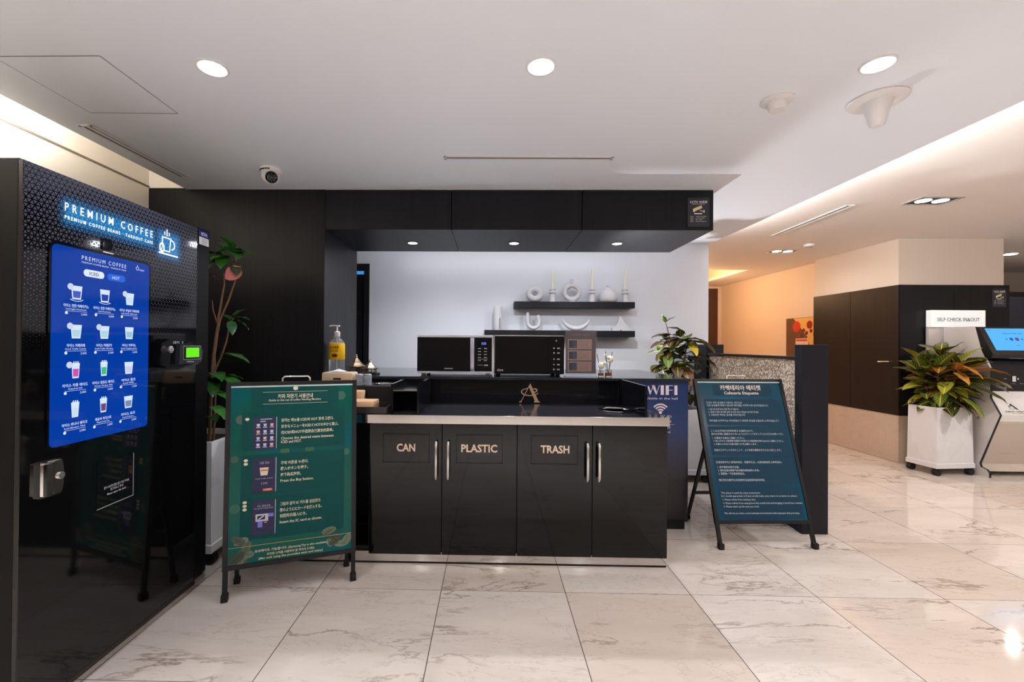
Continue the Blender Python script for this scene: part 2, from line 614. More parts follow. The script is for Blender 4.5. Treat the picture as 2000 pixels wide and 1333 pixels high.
# left wall with its cove above the ceiling edge
struct(MB().box(-2.56, -2.48, -6.5, 3.10, 0, 2.80).build('wall_left', M_CREAM))
struct(MB().box(-2.48, -2.475, -2.5, 3.10, 2.412, 2.424).build('trim_2', mat('shadow_gap_profile', (120, 108, 94), .6)))
struct(MB().box(-2.56, -1.95, -6.5, 3.16, 2.80, 2.84).build('ceiling_cove', M_CREAM))
struct(MB().box(-2.50, -1.95, 3.10, 3.16, 2.41, 2.80).build('wall_cove_end', M_CREAM))
struct(MB().box(-1.98, -1.95, -6.5, 3.10, CEIL + .03, 2.80).build('wall_cove_back', M_CREAM))
# tall black storage wall left of the counter
b = MB()
b.box(-2.56, -1.195, 3.10, 3.85, 0, 2.41)
o = struct(b.build('wall_storage', M_DARK))
struct(MB().box(-1.95, -1.19, 3.098, 3.85, 2.402, 2.412).build('trim_3', M_BLACK))
# white back wall, with a black door at its left end
b = MB()
b.box(-1.325, 2.33, 4.72, 4.86, 0, CEIL); b.box(-3.2, -1.325, 4.72, 4.86, 2.165, CEIL)
b.box(-3.2, -2.35, 4.72, 4.86, 0, 2.165)
struct(b.build('wall_back', M_WHITE))
struct(MB().box(-3.3, -3.2, 3.0, 10.5, 0, CEIL).build('wall_side', M_WHITE))
d = MB()
d.box(-2.35, -1.385, 4.76, 4.80, 0, 2.11)
door = struct(d.build('door_1', M_DARKB))
f = MB(); f.box(-1.385, -1.325, 4.715, 4.86, 0, 2.165); f.box(-2.35, -1.385, 4.715, 4.86, 2.11, 2.165); f.build('door_frame', M_BLACK, door)
f = MB(); f.box(-2.30, -1.39, 4.75, 4.76, 2.055, 2.09)
f.build('door_light', mat('lit_blue_door_strip', (20, 60, 110), .3, emit=(60, 150, 220), estr=.9), door)
f = MB(); f.box(-2.34, -1.39, 4.757, 4.76, 1.62, 1.626); f.build('door_groove', M_BLACKM, door)
# corridor and column on the right
pil = struct(MB().box(4.58, 5.735, 4.988, 6.25, 0, CEIL2).build('wall_column', M_BEIGE))
b = MB(); b.box(4.572, 5.76, 4.980, 6.26, 0, .533); b.build('baseboard_column', M_STONE)
struct(bpy.data.objects['baseboard_column'])
struct(MB().box(4.560, 4.572, 4.975, 6.27, 0, .012).build('trim_4', M_STEEL))
for nm, y0, y1 in (('door_2', 4.975, 5.627), ('door_3', 5.633, 6.262)):
    d = struct(MB().box(4.566, 4.582, y0, y1, .533, 2.0).build(nm, M_BROWN))
    if nm == 'door_2':
        h = MB(); h.tube([(4.566, 5.06, 1.135), (4.535, 5.06, 1.135), (4.53, 5.08, 1.135), (4.53, 5.19, 1.128)], .009, 8)
        h.build('door_handle', M_CHROME, d, 40)
for k, (x0, x1) in enumerate(((4.575, 5.168), (5.172, 5.775))):
    struct(MB().box(x0, x1, 4.968, 4.990, .533, 2.0).build('wall_panel' if k == 0 else 'wall_panel.001', M_DARK))
struct(MB().box(4.72, 4.86, 6.25, 9.05, 0, CEIL2).build('wall_corridor', M_CORR))
struct(MB().box(2.0, 4.86, 9.05, 9.15, 0, CEIL2).build('wall_corridor_end', M_CORR))
d = struct(MB().box(3.6, 4.64, 9.02, 9.05, 0, 2.47).build('door_4', M_DOORB))
struct(MB().box(2.25, 2.33, 4.86, 9.05, 0, CEIL2).build('wall_corridor_left', M_CORR))
# far right beyond the column
struct(MB().box(5.735, 9.5, 7.2, 7.3, 0, CEIL2).build('wall_far', M_BEIGE))
struct(MB().box(5.775, 9.5, 6.0, 6.05, 0, 1.98).build('wall_screen', mat('navy_partition', (34, 36, 50), .4)))
struct(MB().box(5.775, 9.5, 6.35, 6.42, 2.03, 2.10).build('trim_5', M_BLACK))
# the lobby behind the camera
struct(MB().box(-3.2, 9.5, -6.6, -6.5, 0, CEIL2).build('wall_lobby', M_BEIGE))
struct(MB().box(9.4, 9.5, -6.5, 7.2, 0, CEIL2).build('wall_right', M_BEIGE))

# ------------------------------------------------------------------ ceiling fittings
for k, (x, y) in enumerate(DOWN):
    t = thing('ceiling_downlight', ('round recessed ceiling downlight nearest the coffee machine',
                                    'round recessed ceiling downlight above the middle of the counter',
                                    'round recessed ceiling downlight beside the white cone-shaped ceiling fitting')[k],
              'ceiling light', (x, y, CEIL), 0, 'round downlights in the white ceiling')
    MB().lathe([(.060, 0), (.060, -.004), (.052, -.006), (.049, -.003)], n=32, caps=False).build('trim_ring', M_PLASTIC, t, 40, True)
    MB().lathe([(.0001, -.002), (.049, -.0025)], n=32).build('lens', M_LAMP, t, None, True)
for y in (-.2, -2.1):
    for x in (-1.123, .19, 1.495):
        t = thing('ceiling_downlight', 'round recessed downlight in the lobby ceiling behind the viewer', 'ceiling light', (x, y, CEIL), 0, 'lobby downlights behind the viewer')
        MB().lathe([(.0001, -.002), (.055, -.0025)], n=24).build('lens', M_LAMP, t, None, True)
for k, (x, y) in enumerate(UNDER):
    t = thing('cabinet_downlight', ('small round downlight under the left bulkhead cabinet', 'small round downlight under the middle bulkhead cabinet', 'small round downlight under the right bulkhead cabinet')[k],
              'cabinet light', (x, y, 2.114), 0, 'downlights under the bulkhead')
    MB().lathe([(.042, 0), (.042, -.003), (.036, -.004)], n=28).build('trim_ring', M_CHROME, t, 40, True)
    MB().lathe([(.0001, -.004), (.036, -.0042)], n=28).build('lens', M_LAMPB, t, None, True)


def square_light(x, y, label, rz=0.):
    t = thing('square_downlight', label, 'ceiling light', (x, y, CEIL2), rz, 'lights in the lobby ceiling')
    b = MB()
    b.box(-.17, .17, -.1, -.08, -.006, 0); b.box(-.17, .17, .08, .1, -.006, 0)
    b.box(-.17, -.15, -.08, .08, -.006, 0); b.box(.15, .17, -.08, .08, -.006, 0)
    b.build('frame', M_CHROME, t, None, True)
    MB().box(-.15, .15, -.08, .08, -.002, -.001).build('baffle', M_BLACKM, t, None, True)
    for s in (-.07, .07):
        MB().lathe([(.0001, -.004), (.052, -.0042)], (s, 0, 0), 24).build('lens', M_LAMP, t, None, True)


square_light(3.652, 3.683, 'twin-lamp square downlight in the lobby ceiling in front of the beige column')
square_light(3.729, 5.658, 'farther twin-lamp square downlight, in the ceiling before the orange-lit corridor wall')
t = thing('round_downlight', 'small round lit downlight at the far right beyond the beige column', 'ceiling light', (6.745, 5.794, CEIL2), 0, 'lights in the lobby ceiling')
MB().lathe([(.0001, -.003), (.06, -.003)], n=20).build('lens', M_LAMP, t, None, True)

# smoke detector, cone speaker, dome camera, sensor
t = thing('smoke_detector', 'small round translucent white smoke detector on the ceiling', 'smoke detector', (1.272, 1.967, CEIL))
MB().lathe([(.066, 0), (.066, -.005), (.058, -.010), (.038, -.012)], n=32).build('base', M_PLASTIC, t, 40, True)
MB().lathe([(.038, -.011), (.036, -.038), (.031, -.047), (.015, -.050), (.0001, -.050)], n=28).build('sensor_head', M_PLASTIC, t, 40, True)
t = thing('ceiling_cone_fitting', 'large white cone-shaped fitting on a wide round plate on the ceiling', 'ceiling fitting', (1.709, 1.965, CEIL))
MB().lathe([(.108, 0), (.110, -.006), (.102, -.012), (.058, -.015)], n=40).build('plate', M_PLASTIC, t, 40, True)
MB().lathe([(.060, -.013), (.054, -.022), (.043, -.055), (.035, -.090), (.029, -.112), (.022, -.120), (.0001, -.122)], n=32).build('cone', M_PLASTIC, t, 40, True)
t = thing('dome_camera', 'white dome security camera on the ceiling before the black storage wall', 'security camera', (-1.405, 2.74, CEIL))
MB().lathe([(.064, 0), (.064, -.018), (.058, -.026)], n=28).build('base', M_PLASTIC, t, 40, True)
MB().ball((0, 0, -.04), .056, 16, (1, 1, .95)).build('dome', M_PLASTIC, t, 60, True)
aim = Vector((.45, -.75, -.48)).normalized()
M = Matrix.Translation((0, 0, -.04)) @ aim.to_track_quat('Z', 'Y').to_matrix().to_4x4()
e = MB(); e.lathe([(.036, .03), (.036, .052), (.028, .057), (.0001, .057)], n=24, M=M); e.build('lens_window', M_GLOSS, t, 40, True)
MB().lathe([(.013, .05), (.013, .060), (.010, .062), (.0001, .060)], n=16, M=M).build('lens', M_GLOSS, t, 40, True)
e = MB()
for q in range(8):
    e.lathe([(.0045, .056), (.0001, .059)], n=8, M=M @ Matrix.Translation((.023 * math.cos(q * PI / 4), .023 * math.sin(q * PI / 4), 0)))
e.build('infrared_ring', mat('grey_diode', (120, 120, 124), .3), t, 40, True)
e = MB()
for q in range(7):
    a0 = R(205 + q * 13)
    e.box(-.006, .006, -.002, .002, -.021, -.013, M=Matrix.Rotation(a0, 4, 'Z') @ Matrix.Translation((.063, 0, 0)) @ Matrix.Rotation(R(90), 4, 'Z'))
e.build('base_slot', M_BLACKM, t, None, True)
t = thing('ceiling_sensor', 'tiny white sensor on the lobby ceiling near the orange-lit corridor', 'ceiling sensor', (3.796, 5.283, CEIL2))
MB().lathe([(.055, 0), (.055, -.02), (.04, -.03)], n=20).build('base', M_PLASTIC, t, 40, True)
e = MB()
for q in range(6):
    e.lathe([(.007, -.031), (.0001, -.034)], (.025 * math.cos(q), .025 * math.sin(q), 0), 8)
e.build('sensor_eyes', M_BLACKM, t, None, True)


def slot_vent(label, x, y, L, rz, z, W=.045, group='linear ceiling air slots'):
    t = thing('linear_air_vent', label, 'air vent', (x, y, z), rz, group)
    b = MB()
    b.box(-L / 2, L / 2, -W / 2, -W / 2 + .012, -.005, .0); b.box(-L / 2, L / 2, W / 2 - .012, W / 2, -.005, .0)
    b.box(-L / 2, -L / 2 + .012, -W / 2, W / 2, -.005, .0); b.box(L / 2 - .012, L / 2, -W / 2, W / 2, -.005, .0)
    b.build('frame', M_PLASTIC, t, None, True)
    if W > .06:
        MB().box(-L / 2 + .012, L / 2 - .012, -.012, .008, -.004, -.0021).build('blade', M_PLASTIC, t, None, True)
    MB().box(-L / 2, L / 2, -W / 2 + .012, W / 2 - .012, -.002, -.001).build('slot', mat('dark_vent_slot', (104, 96, 92), .7), t, None, True)


slot_vent('long thin white air slot in the ceiling in front of the bulkhead cabinets', .213, 2.565, .99, R(.6), CEIL)
slot_vent('white air slot in the ceiling above the coffee machine, running away from the viewer', -2.06, 2.52, .70, R(88), CEIL, .07)
slot_vent('slanting white air slot in the lobby ceiling right of the bulkhead', 3.10, 4.33, 1.06, R(88.5), CEIL2, .07)
t = thing('ceiling_access_hatch', 'square access hatch flush in the ceiling above the coffee machine', 'access hatch', (-1.72, 1.85, CEIL))
b = MB()
for a, c_, w in (((-.215, -.205), (.205, -.205), .004), ((.205, -.205), (.205, .215), .004), ((-.215, .205), (.205, .215), .004), ((-.215, -.205), (-.215, .205), .003)):
    b.line(P((0, 0, -.0012), (1, 0, 0), (0, 1, 0)), *a, *c_, w)
b.build('hatch_gap', mat('hatch_shadow_line', (138, 126, 118), .8), t, None, True)
MB().box(-.213, .203, -.203, .203, -.0008, 0).build('hatch_panel', M_CEIL, t, None, True)

# chandelier in the corridor recess
t = thing('chandelier', 'lit warm chandelier hanging in the corridor ceiling recess', 'chandelier', (3.52, 7.55, 2.95))
MB().lathe([(.12, 0), (.12, -.02), (.02, -.03), (.012, -.36), (.05, -.40), (.0001, -.42)], n=20).build('stem', mat('brass', (190, 150, 80), .25, 1.), t, 40, True)
for ring, (rad, cnt, dz) in enumerate(((.16, 8, -.40), (.08, 5, -.44))):
    for q in range(cnt):
        a0 = 2 * PI * q / cnt
        MB().ball((rad * math.cos(a0), rad * math.sin(a0), dz), .028, 8, (1, 1, 1.7)).build(
            'bulb', mat('lit_warm_bulb', (255, 240, 200), .3, emit=(255, 214, 130), estr=9.), t, 60, True)

# ------------------------------------------------------------------ bulkhead cabinets
segs = ((-1.193, -.289), (-.285, .639), (.643, 1.563))
for k, (x0, x1) in enumerate(segs):
    t = thing('bulkhead_cabinet', ('left dark bulkhead cabinet hung over the counter, against the black storage wall', 'middle dark bulkhead cabinet hung over the counter',
                                   'right dark bulkhead cabinet hung over the counter, with the security sign on it')[k], 'cabinet', ((x0 + x1) / 2, 3.48, 2.116), 0, 'bulkhead cabinets over the counter')
    MB().box(x0, x1, 3.118, 3.85, 2.116, 2.395).build('body', M_DARKB, t)
    MB().box(x0 + .001, x1 - .001, 3.10, 3.117, 2.114, 2.397, .0015).build('front_panel', M_DARKB, t)


def cctv_sign(x0, x1, z0, z1, y, label):
    t = thing('security_sign', label, 'sign', ((x0 + x1) / 2, y, z0), 0, 'small black security camera signs')
    pl = P((x0, y - .006, z0), (1, 0, 0), (0, 0, 1))
    w, h = x1 - x0, z1 - z0
    MB().slab(pl, 0, w, 0, h, -.0055, 0, .006).build('board', mat('charcoal_sign_board', (44, 44, 52), .4), t)
    k = MB(srgb(236, 236, 240))
    k.text(pl, 'CCTV', w * .09, h * .85, h * .105, w * .38, bold=.02, d=.0006)
    k.text(pl, '녹화중', w * .52, h * .85, h * .09, w * .38, bold=.02, d=.0006)
    k.rect(pl, w * .2, w * .78, h * .775, h * .785, .0006)
    k.slab(pl, w * .3, w * .66, h * .435, h * .47, .0004, .0006)
    for i, s in enumerate(('설치목적', '촬영시간', '촬영범위', '담당자')):
        k.text(pl, s, w * .12, h * (.355 - i * .057), h * .034, w * .15, d=.0006)
    for i, s in enumerate(('시설안전 및 화재예방', '24시간 연속 촬영', '전 지역', '관리책임자')):
        k.text(pl, s, w * .36, h * (.355 - i * .057), h * .034, w * (.5 - .1 * (i % 3)), d=.0006)
    k.build('lettering', M_PRINT, t)
    c = MB(srgb(232, 206, 150))
    A = Matrix.Translation((0, 0, 0))
    ca, sa = math.cos(R(24)), math.sin(R(24))
    rot = lambda u, v: (w * .46 + u * ca - v * sa, h * .63 + u * sa + v * ca)
    L, q = w * .2, h * .05
    c.poly(pl, [rot(-L, -q), rot(L, -q), rot(L * 1.05, q), rot(-L, q * 1.1)], .0006)
    c.col = srgb(240, 240, 240)
    c.poly(pl, [rot(-L * 1.25, -q * 1.3), rot(-L * .95, -q * 1.3), rot(-L * .95, q * .6), rot(-L * 1.2, q * .5)], .0007)
    c.line(pl, w * .55, h * .56, w * .74, h * .53, h * .022, .0006)
    c.rect(pl, w * .73, w * .77, h * .48, h * .58, .0006)
    c.build('camera_symbol', M_PRINT, t)


cctv_sign(1.381, 1.532, 2.137, 2.343, 3.10, 'small black security camera sign on the right bulkhead cabinet')
cctv_sign(5.584, 5.735, 1.753, 1.959, 4.968, 'small black security camera sign on the dark column panel above the kiosk screen')

# ------------------------------------------------------------------ counter: waste cabinet, worktop, bar
t = thing('waste_cabinet', 'gloss black waste cabinet with CAN, PLASTIC and TRASH doors', 'cabinet', (.16, 2.8, 0))
WASTE = t
b = MB(); b.box(-.715, 1.037, 2.575, 3.09, .07, .832); b.box(-1.16, -1.14, 2.575, 3.09, .07, .832)
b.box(-1.14, -.715, 3.05, 3.09, .07, .832); b.box(-1.14, -.715, 2.60, 3.05, .07, .09)
b.build('carcass', M_BLACKM, t)
b = MB(); b.box(-1.16, 1.035, 2.578, 3.08, .012, .0695); b.build('plinth', M_STEEL, t)
b = MB(); b.box(-1.158, 1.035, 2.580, 3.08, 0, .012); b.build('plinth_base', M_BLACKM, t)
words = ('CAN', 'PLASTIC', 'TRASH', '')
dx = (-.709, -.281, .158, .596, 1.031)
pl = P((0, 2.555, 0), (1, 0, 0), (0, 0, 1))
for k in range(4):
    x0, x1 = dx[k] + .002, dx[k + 1] - .002
    dr = MB().box(x0, x1, 2.555, 2.574, .064, .831, .001).build('door', M_GLOSS, t)
    hx = (-.313, -.243, .563, .630)[k]
    h = MB()
    h.tube([(hx, 2.556, .525), (hx, 2.530, .517), (hx, 2.522, .53), (hx, 2.522, .71), (hx, 2.530, .725), (hx, 2.556, .717)], .0085, 10)
    h.build('handle', M_CHROME, dr, 50)
    if words[k]:
        px0, px1 = ((-.629, -.353), (-.199, .075), (.238, .513))[k]
        fr = MB()
        for (a, c_) in ((px0, px0 + .004), (px1 - .004, px1)):
            fr.box(a, c_, 2.5535, 2.556, .600, .772)
        fr.box(px0 + .004, px1 - .004, 2.5535, 2.556, .600, .604); fr.box(px0 + .004, px1 - .004, 2.5535, 2.556, .768, .772)
        fr.build('flap_frame', M_BLACKM, dr)
        MB().box(px0 + .006, px1 - .006, 2.552, 2.556, .606, .766, .001).build('flap', M_GLOSS, dr)
        tx0, tx1 = ((-.547, -.438), (-.168, .042), (.295, .462))[k]
        MB(srgb(236, 208, 184)).text(pl, words[k], tx0, .690, .062, tx1 - tx0, bold=.025, d=.0034).build('door_lettering', M_PRINT, dr)
# niche panels above the worktop
for x in (.900, -.432):
    MB().box(x, x + .014, 2.56, 3.076, .8825, 1.062).build('side_panel', M_GLOSSN, t)
MB().box(-.600, -.586, 2.62, 3.076, .8825, 1.055).build('side_panel', M_GLOSSN, t)
MB().box(-.585, -.433, 2.62, 3.076, 1.012, 1.018).build('shelf', M_STEEL, t)
b = MB(); b.box(-1.155, -.601, 2.80, 3.076, .8825, 1.022); b.build('raised_box', M_BLACKM, t)
b = MB(); b.lathe([(.066, 0), (.068, .006), (.058, .008), (.054, .002), (.05, -.003)], (-.715, 2.93, 1.023), 32, caps=False); b.build('chute_ring', M_STEEL, t, 40)

t = thing('worktop', 'dark worktop with a shiny steel front edge over the waste cabinet', 'worktop', (-.06, 2.8, .832))
MB().box(-1.16, 1.03, 2.543, 3.095, .834, .881, .001).build('slab', gloss_black('dark_mirror_steel', (40, 40, 46), .12), t)
MB().box(-.80, 1.034, 2.534, 2.5425, .833, .8825, .001).build('steel_edge', M_STEEL, t)
b = MB(); b.lathe([(.105, .001), (.107, .008), (.099, .010), (.094, .003), (.088, -.0)], (.79, 2.79, .8815), 40, caps=False); b.build('chute_ring', M_STEEL, t, 40)
b = MB(); b.lathe([(.0001, .0025), (.086, .0025)], (.79, 2.79, .8815), 32); b.build('chute_lid', M_CHROME, t, 40)

t = thing('bar_counter', 'tall dark bar counter behind the worktop, carrying the microwaves', 'counter', (.1, 3.6, 0))
MB().box(-1.188, 1.394, 3.105, 4.12, .06, 1.045).build('body', M_GLOSSN, t)
MB().box(-1.188, 1.38, 3.12, 4.10, 0, .06).build('plinth', M_BLACKM, t)
MB().box(-1.188, 1.400, 3.078, 4.15, 1.046, 1.067, .004).build('countertop', gloss_black('dark_polished_counter', (36, 38, 46), .1), t)
# gold emblem on the back panel of the worktop niche
pl = P((.2035, 3.104, .888), (1, 0, 0), (0, 0, 1))
e = MB()
g = lambda pts, d=.004: e.prism(pl, pts, 0, d)
S = .150 / 657                                                     # emblem drawn on a 657-unit grid
q = lambda x, y: ((x - 315) * S, (985 - y) * S)
g([q(660, 395), q(610, 490), q(800, 930), q(770, 985), q(970, 985), q(905, 920)])
g([q(612, 480), q(622, 505), q(390, 955), q(392, 985), q(315, 985), q(345, 950), q(375, 945)])
ell = lambda cx, cy, rx, ry, a: q(cx + rx * math.cos(a), cy - ry * math.sin(a))
def band(cx, cy, rx, ry, w, a0, a1, n=26):
    for i in range(n):
        p0, p1 = a0 + (a1 - a0) * i / n, a0 + (a1 - a0) * (i + 1) / n
        w0 = w * (.45 + .55 * math.sin(PI * i / n)); w1 = w * (.45 + .55 * math.sin(PI * (i + 1) / n))
        g([ell(cx, cy, rx - w0 / 2, ry - w0 / 2, p0), ell(cx, cy, rx + w0 / 2, ry + w0 / 2, p0), ell(cx, cy, rx + w1 / 2, ry + w1 / 2, p1), ell(cx, cy, rx - w1 / 2, ry - w1 / 2, p1)], .005)
band(650, 660, 262, 112, 34, R(105), R(345))
band(790, 612, 72, 52, 40, R(120), R(-95))
e.build('emblem', mat('rose_gold_emblem', (226, 190, 160), .3, .6), t, None)

# blue wifi poster on the end of the bar
t = thing('wifi_poster', 'navy blue WIFI poster on the right end of the bar counter', 'poster', (1.24, 3.1, .43))
pl = P((0, 3.1045, 0), (1, 0, 0), (0, 0, 1))
n = N('navy_to_black_poster_print')
sz = n.n('SeparateXYZ'); n.t.links.new(n.n('NewGeometry').outputs['Position'], sz.inputs[0])
f = n.noise(n.pos(), 5, 3)
n.put(n.b.inputs['Base Color'], n.ramp(n.math('MULTIPLY_ADD', f, .04, n.math('SUBTRACT', sz.outputs[2], .02)), [(.30, srgb(24, 22, 28)), (.52, srgb(30, 36, 62)), (.72, srgb(24, 52, 104))]))
n.b.inputs['Roughness'].default_value = .25
MB().rect(pl, .936, 1.392, .075, 1.044, .0005).build('sheet', n.m, t)
k = MB(srgb(240, 226, 232))
# art-deco capitals, heavy and thin strokes
W0, zb, zt = 1.109, .950, 1.018
k.poly(pl, [(W0, zt - .012), (W0 + .016, zb), (W0 + .024, zb + .02), (W0 + .008, zt - .003)], .0012)
k.line(pl, W0 + .018, zb + .002, W0 + .040, zt, .004, .0012)
k.poly(pl, [(W0 + .028, zt), (W0 + .050, zt), (W0 + .068, zb + .006), (W0 + .060, zb)], .0012)
k.line(pl, W0 + .062, zb + .002, W0 + .082, zt, .004, .0012)
k.rect(pl, W0 + .092, W0 + .114, zb, zt, .0012)
k.rect(pl, W0 + .127, W0 + .149, zb, zt, .0012)
k.rect(pl, W0 + .149, W0 + .178, zt - .004, zt, .0012); k.rect(pl, W0 + .149, W0 + .176, zt - .036, zt - .032, .0012)
k.rect(pl, W0 + .188, W0 + .209, zb, zt, .0012)
k.text(pl, 'available in the hall', 1.070, .926, .022, .25, d=.0012)
for i, r_ in enumerate((.024, .042, .060)):
    k.arc(pl, 1.200, .824, r_, .010, R(40), R(140), .0012)
k.disc(pl, 1.200, .827, .011, .0012)
k.text(pl, '와이파이 ID', 1.10, .799, .022, .178, d=.0012)
k.text(pl, 'NEW VISION', 1.12, .765, .02, .155, d=.0012)
k.rect(pl, 1.10, 1.295, .742, .7435, .0012)
k.text(pl, 'PASSWORD', 1.12, .722, .022, .15, d=.0012)
k.text(pl, 'newvision', 1.12, .690, .022, .15, d=.0012)
k.build('lettering', M_PRINT, t)

# ------------------------------------------------------------------ things on the counter
t = thing('microwave_oven', 'white-framed microwave oven with black door, left of the all-black one', 'microwave', (-.26, 3.37, 1.067), 0, 'microwaves on the bar counter')
pl = P((-.540, 3.20, 1.082), (1, 0, 0), (0, 0, 1))
MB().box(-.538, .016, 3.215, 3.56, 1.082, 1.364, .004).build('body', mat('white_enamel', (222, 222, 230), .3), t)
b = MB(); b.box(-.540, .018, 3.198, 3.214, 1.347, 1.365, .003); b.box(-.540, .018, 3.198, 3.214, 1.082, 1.097, .003); b.box(.009, .018, 3.198, 3.214, 1.097, 1.347)
b.build('front_frame', mat('white_enamel', (0, 0, 0)), t)
dd = MB().box(-.540, -.148, 3.196, 3.213, 1.098, 1.346, .002).build('door', M_GLOSSN, t)
MB().box(-.150, -.121, 3.182, 3.212, 1.112, 1.344, .004).build('handle', mat('silver_plastic', (190, 190, 208), .3, .5), dd, 40)
MB(srgb(220, 220, 225)).text(P((-.34, 3.196, 1.118), (1, 0, 0), (0, 0, 1)), 'SAMSUNG', 0, 0, .014, .062, bold=.02, d=.0008).build('door_lettering', M_PRINT, dd)
cp = MB().box(-.118, .008, 3.200, 3.213, 1.099, 1.345, .001).build('control_panel', M_GLOSSN, t)
pc = P((-.118, 3.200, 1.099), (1, 0, 0), (0, 0, 1))
MB(srgb(110, 140, 255)).text(pc, '0:00', .05, .205, .026, .034, bold=.03, d=.0008).build('clock_digits', M_SCRP, cp)
k = MB(srgb(190, 190, 195))
for i in range(5):
    for j in (.024, .068):
        k.slab(pc, j, j + .022, .165 - i * .022, .170 - i * .022, .0004, .0008)
k.rect(pc, .022, .098, .088, .090, .0008); k.rect(pc, .022, .06, .045, .048, .0008); k.rect(pc, .07, .098, .040, .050, .0008)
k.build('key_marks', M_PRINT, cp)
for x in (-.50, -.02):
    for y in (3.25, 3.52):
        MB().lathe([(.016, 0), (.016, .0155)], (x, y, 1.067), 12).build('foot', M_PLASTIC, t)

t = thing('microwave_oven', 'all-black microwave oven beside the brown notice stand', 'microwave', (.28, 3.37, 1.067), 0, 'microwaves on the bar counter')
MB().box(.026, .536, 3.222, 3.57, 1.080, 1.364, .004).build('body', M_BLACK, t)
MB().box(.0225, .030, 3.205, 3.30, 1.082, 1.366, .002).build('side_trim', M_CHROME, t)
MB().box(.0305, .538, 3.205, 3.2215, 1.358, 1.366, .002).build('top_trim', M_CHROME, t)
dd = MB().box(.031, .415, 3.203, 3.221, 1.083, 1.357, .002).build('door', M_GLOSSN, t)
k = MB(srgb(214, 214, 216)); pd = P((.031, 3.203, 1.083), (1, 0, 0), (0, 0, 1))
k.arc(pd, .026, .026, .0075, .003, 0, 2 * PI, .0008); k.text(pd, 'LG', .038, .026, .017, .022, bold=.03, d=.0008); k.build('door_lettering', M_PRINT, dd)
cp = MB().box(.418, .538, 3.205, 3.221, 1.083, 1.357, .001).build('control_panel', M_GLOSSN, t)
pc = P((.418, 3.205, 1.083), (1, 0, 0), (0, 0, 1)); k = MB(srgb(170, 170, 174))
for i, z in enumerate((.19, .155, .11, .07, .035)):
    k.disc(pc, .045, z, .006, .0008, 12); k.slab(pc, .068, .088, z - .005, z + .004, .0004, .0008)
k.disc(pc, .062, .245, .006, .0008, 12); k.build('key_marks', M_PRINT, cp)
for x in (.06, .50):
    for y in (3.26, 3.53):
        MB().lathe([(.016, 0), (.016, .0135)], (x, y, 1.067), 12).build('foot', M_BLACKM, t)

t = thing('notice_stand', 'clear acrylic stand with a brown notice sheet of three cards', 'notice stand', (.658, 3.22, 1.067))
pl = P((.542, 3.205, 1.078), (1, 0, 0), (0, 0, 1))
M_ACR = mat('clear_acrylic', (235, 238, 245), .04, trans=.95, ior=1.3, var=.01)
b = MB(); b.slab(pl, 0, .234, 0, .328, .0015, .0035); b.box(.542, .776, 3.17, 3.26, 1.0675, 1.0705)
b.box(.542, .776, 3.2055, 3.2075, 1.0705, 1.078); b.build('acrylic_holder', M_ACR, t)
MB().rect(pl, .006, .226, .012, .322, .0005).build('sheet', mat('brown_notice_paper', (122, 100, 94), .5), t)
for i in range(3):
    v1 = .262 - i * .082
    k = MB(srgb(238, 192, 164)); k.rect(pl, .022, .196, v1 - .072, v1, .0008); k.build('card', M_PRINT, t)
    k = MB(srgb(44, 46, 76)); k.rect(pl, .030, .088, v1 - .064, v1 - .008, .0010)
    k.col = srgb(140, 150, 190)
    for r_ in range(4):
        k.rect(pl, .058, .084, v1 - .020 - r_ * .012, v1 - .017 - r_ * .012, .0012)
    k.build('card_picture', M_PRINT, t)
    k = MB(srgb(150, 104, 88))
    for r_, s in enumerate(('전자레인지 이용 안내', 'How to use the microwave', '使い方のご案内', '微波炉使用说明', 'Please keep it clean')):
        k.text(pl, s, .096, v1 - .013 - r_ * .0115, .0082, (.082, .088, .07, .074, .09)[r_], d=.0010)
    k.build('card_lettering', M_PRINT, t)
MB(srgb(206, 170, 150)).text(pl, '전자레인지 사용안내', .05, .295, .018, .13, d=.0010).build('heading', M_PRINT, t)


def diffuser(x, y, label, w, h, reeds, flowers):
    t = thing('reed_diffuser', label, 'diffuser', (x, y, 1.067), 0, 'amber diffuser jars on the bar')
    MB().lathe([(w * .48, 0), (w * .5, .003), (w * .5, h * .85), (w * .44, h), (w * .42, h * .98), (w * .46, h * .83), (w * .46, .006), (.0001, .006)], n=24).build(
        'glass_jar', mat('clear_jar_glass', (250, 250, 250), .02, trans=1., var=.0, ior=1.4), t, 40, True)
    MB().lathe([(w * .45, .0065), (w * .45, h * .62), (.0001, h * .62)], n=24).build('amber_liquid', mat('amber_oil', (196, 96, 28), .1, trans=.4, var=.1), t, 40, True)
    for a in reeds:
        MB().tube([(0, 0, .01), a], .0022, 6).build('reed', M_BLACKM, t, None, True)
    for (fx, fy, fz, fr) in flowers:
        b = MB()
        for i in range(60):
            a = random.random() * 2 * PI; zc = random.uniform(-1, 1); q_ = math.sqrt(1 - zc * zc)
            b.ball((fx + fr * .7 * q_ * math.cos(a), fy + fr * .7 * q_ * math.sin(a), fz + fr * .7 * zc), fr * .38, 5)
        b.build('white_bloom', mat('cream_petals', (244, 240, 224), .7, var=.08, vscale=80), t, 60, True)
        MB().tube([(0, 0, .02), (fx * .5, fy * .5, fz * .5), (fx, fy, fz - fr * .6)], .0018, 6).build('flower_stem', mat('green_stem', (84, 112, 66), .6), t, None, True)


diffuser(.807, 3.215, 'smaller amber diffuser jar with a white bloom, next to the notice stand', .042, .045, [(-.028, .0, .165)], [(.0, -.01, .082, .024)])
diffuser(.862, 3.215, 'larger amber diffuser jar with white blooms and black reeds', .052, .050, [(-.022, .0, .185), (.028, .0, .182)], [(.012, 0, .128, .026), (-.018, .01, .158, .012), (-.028, -.012, .10, .014)])

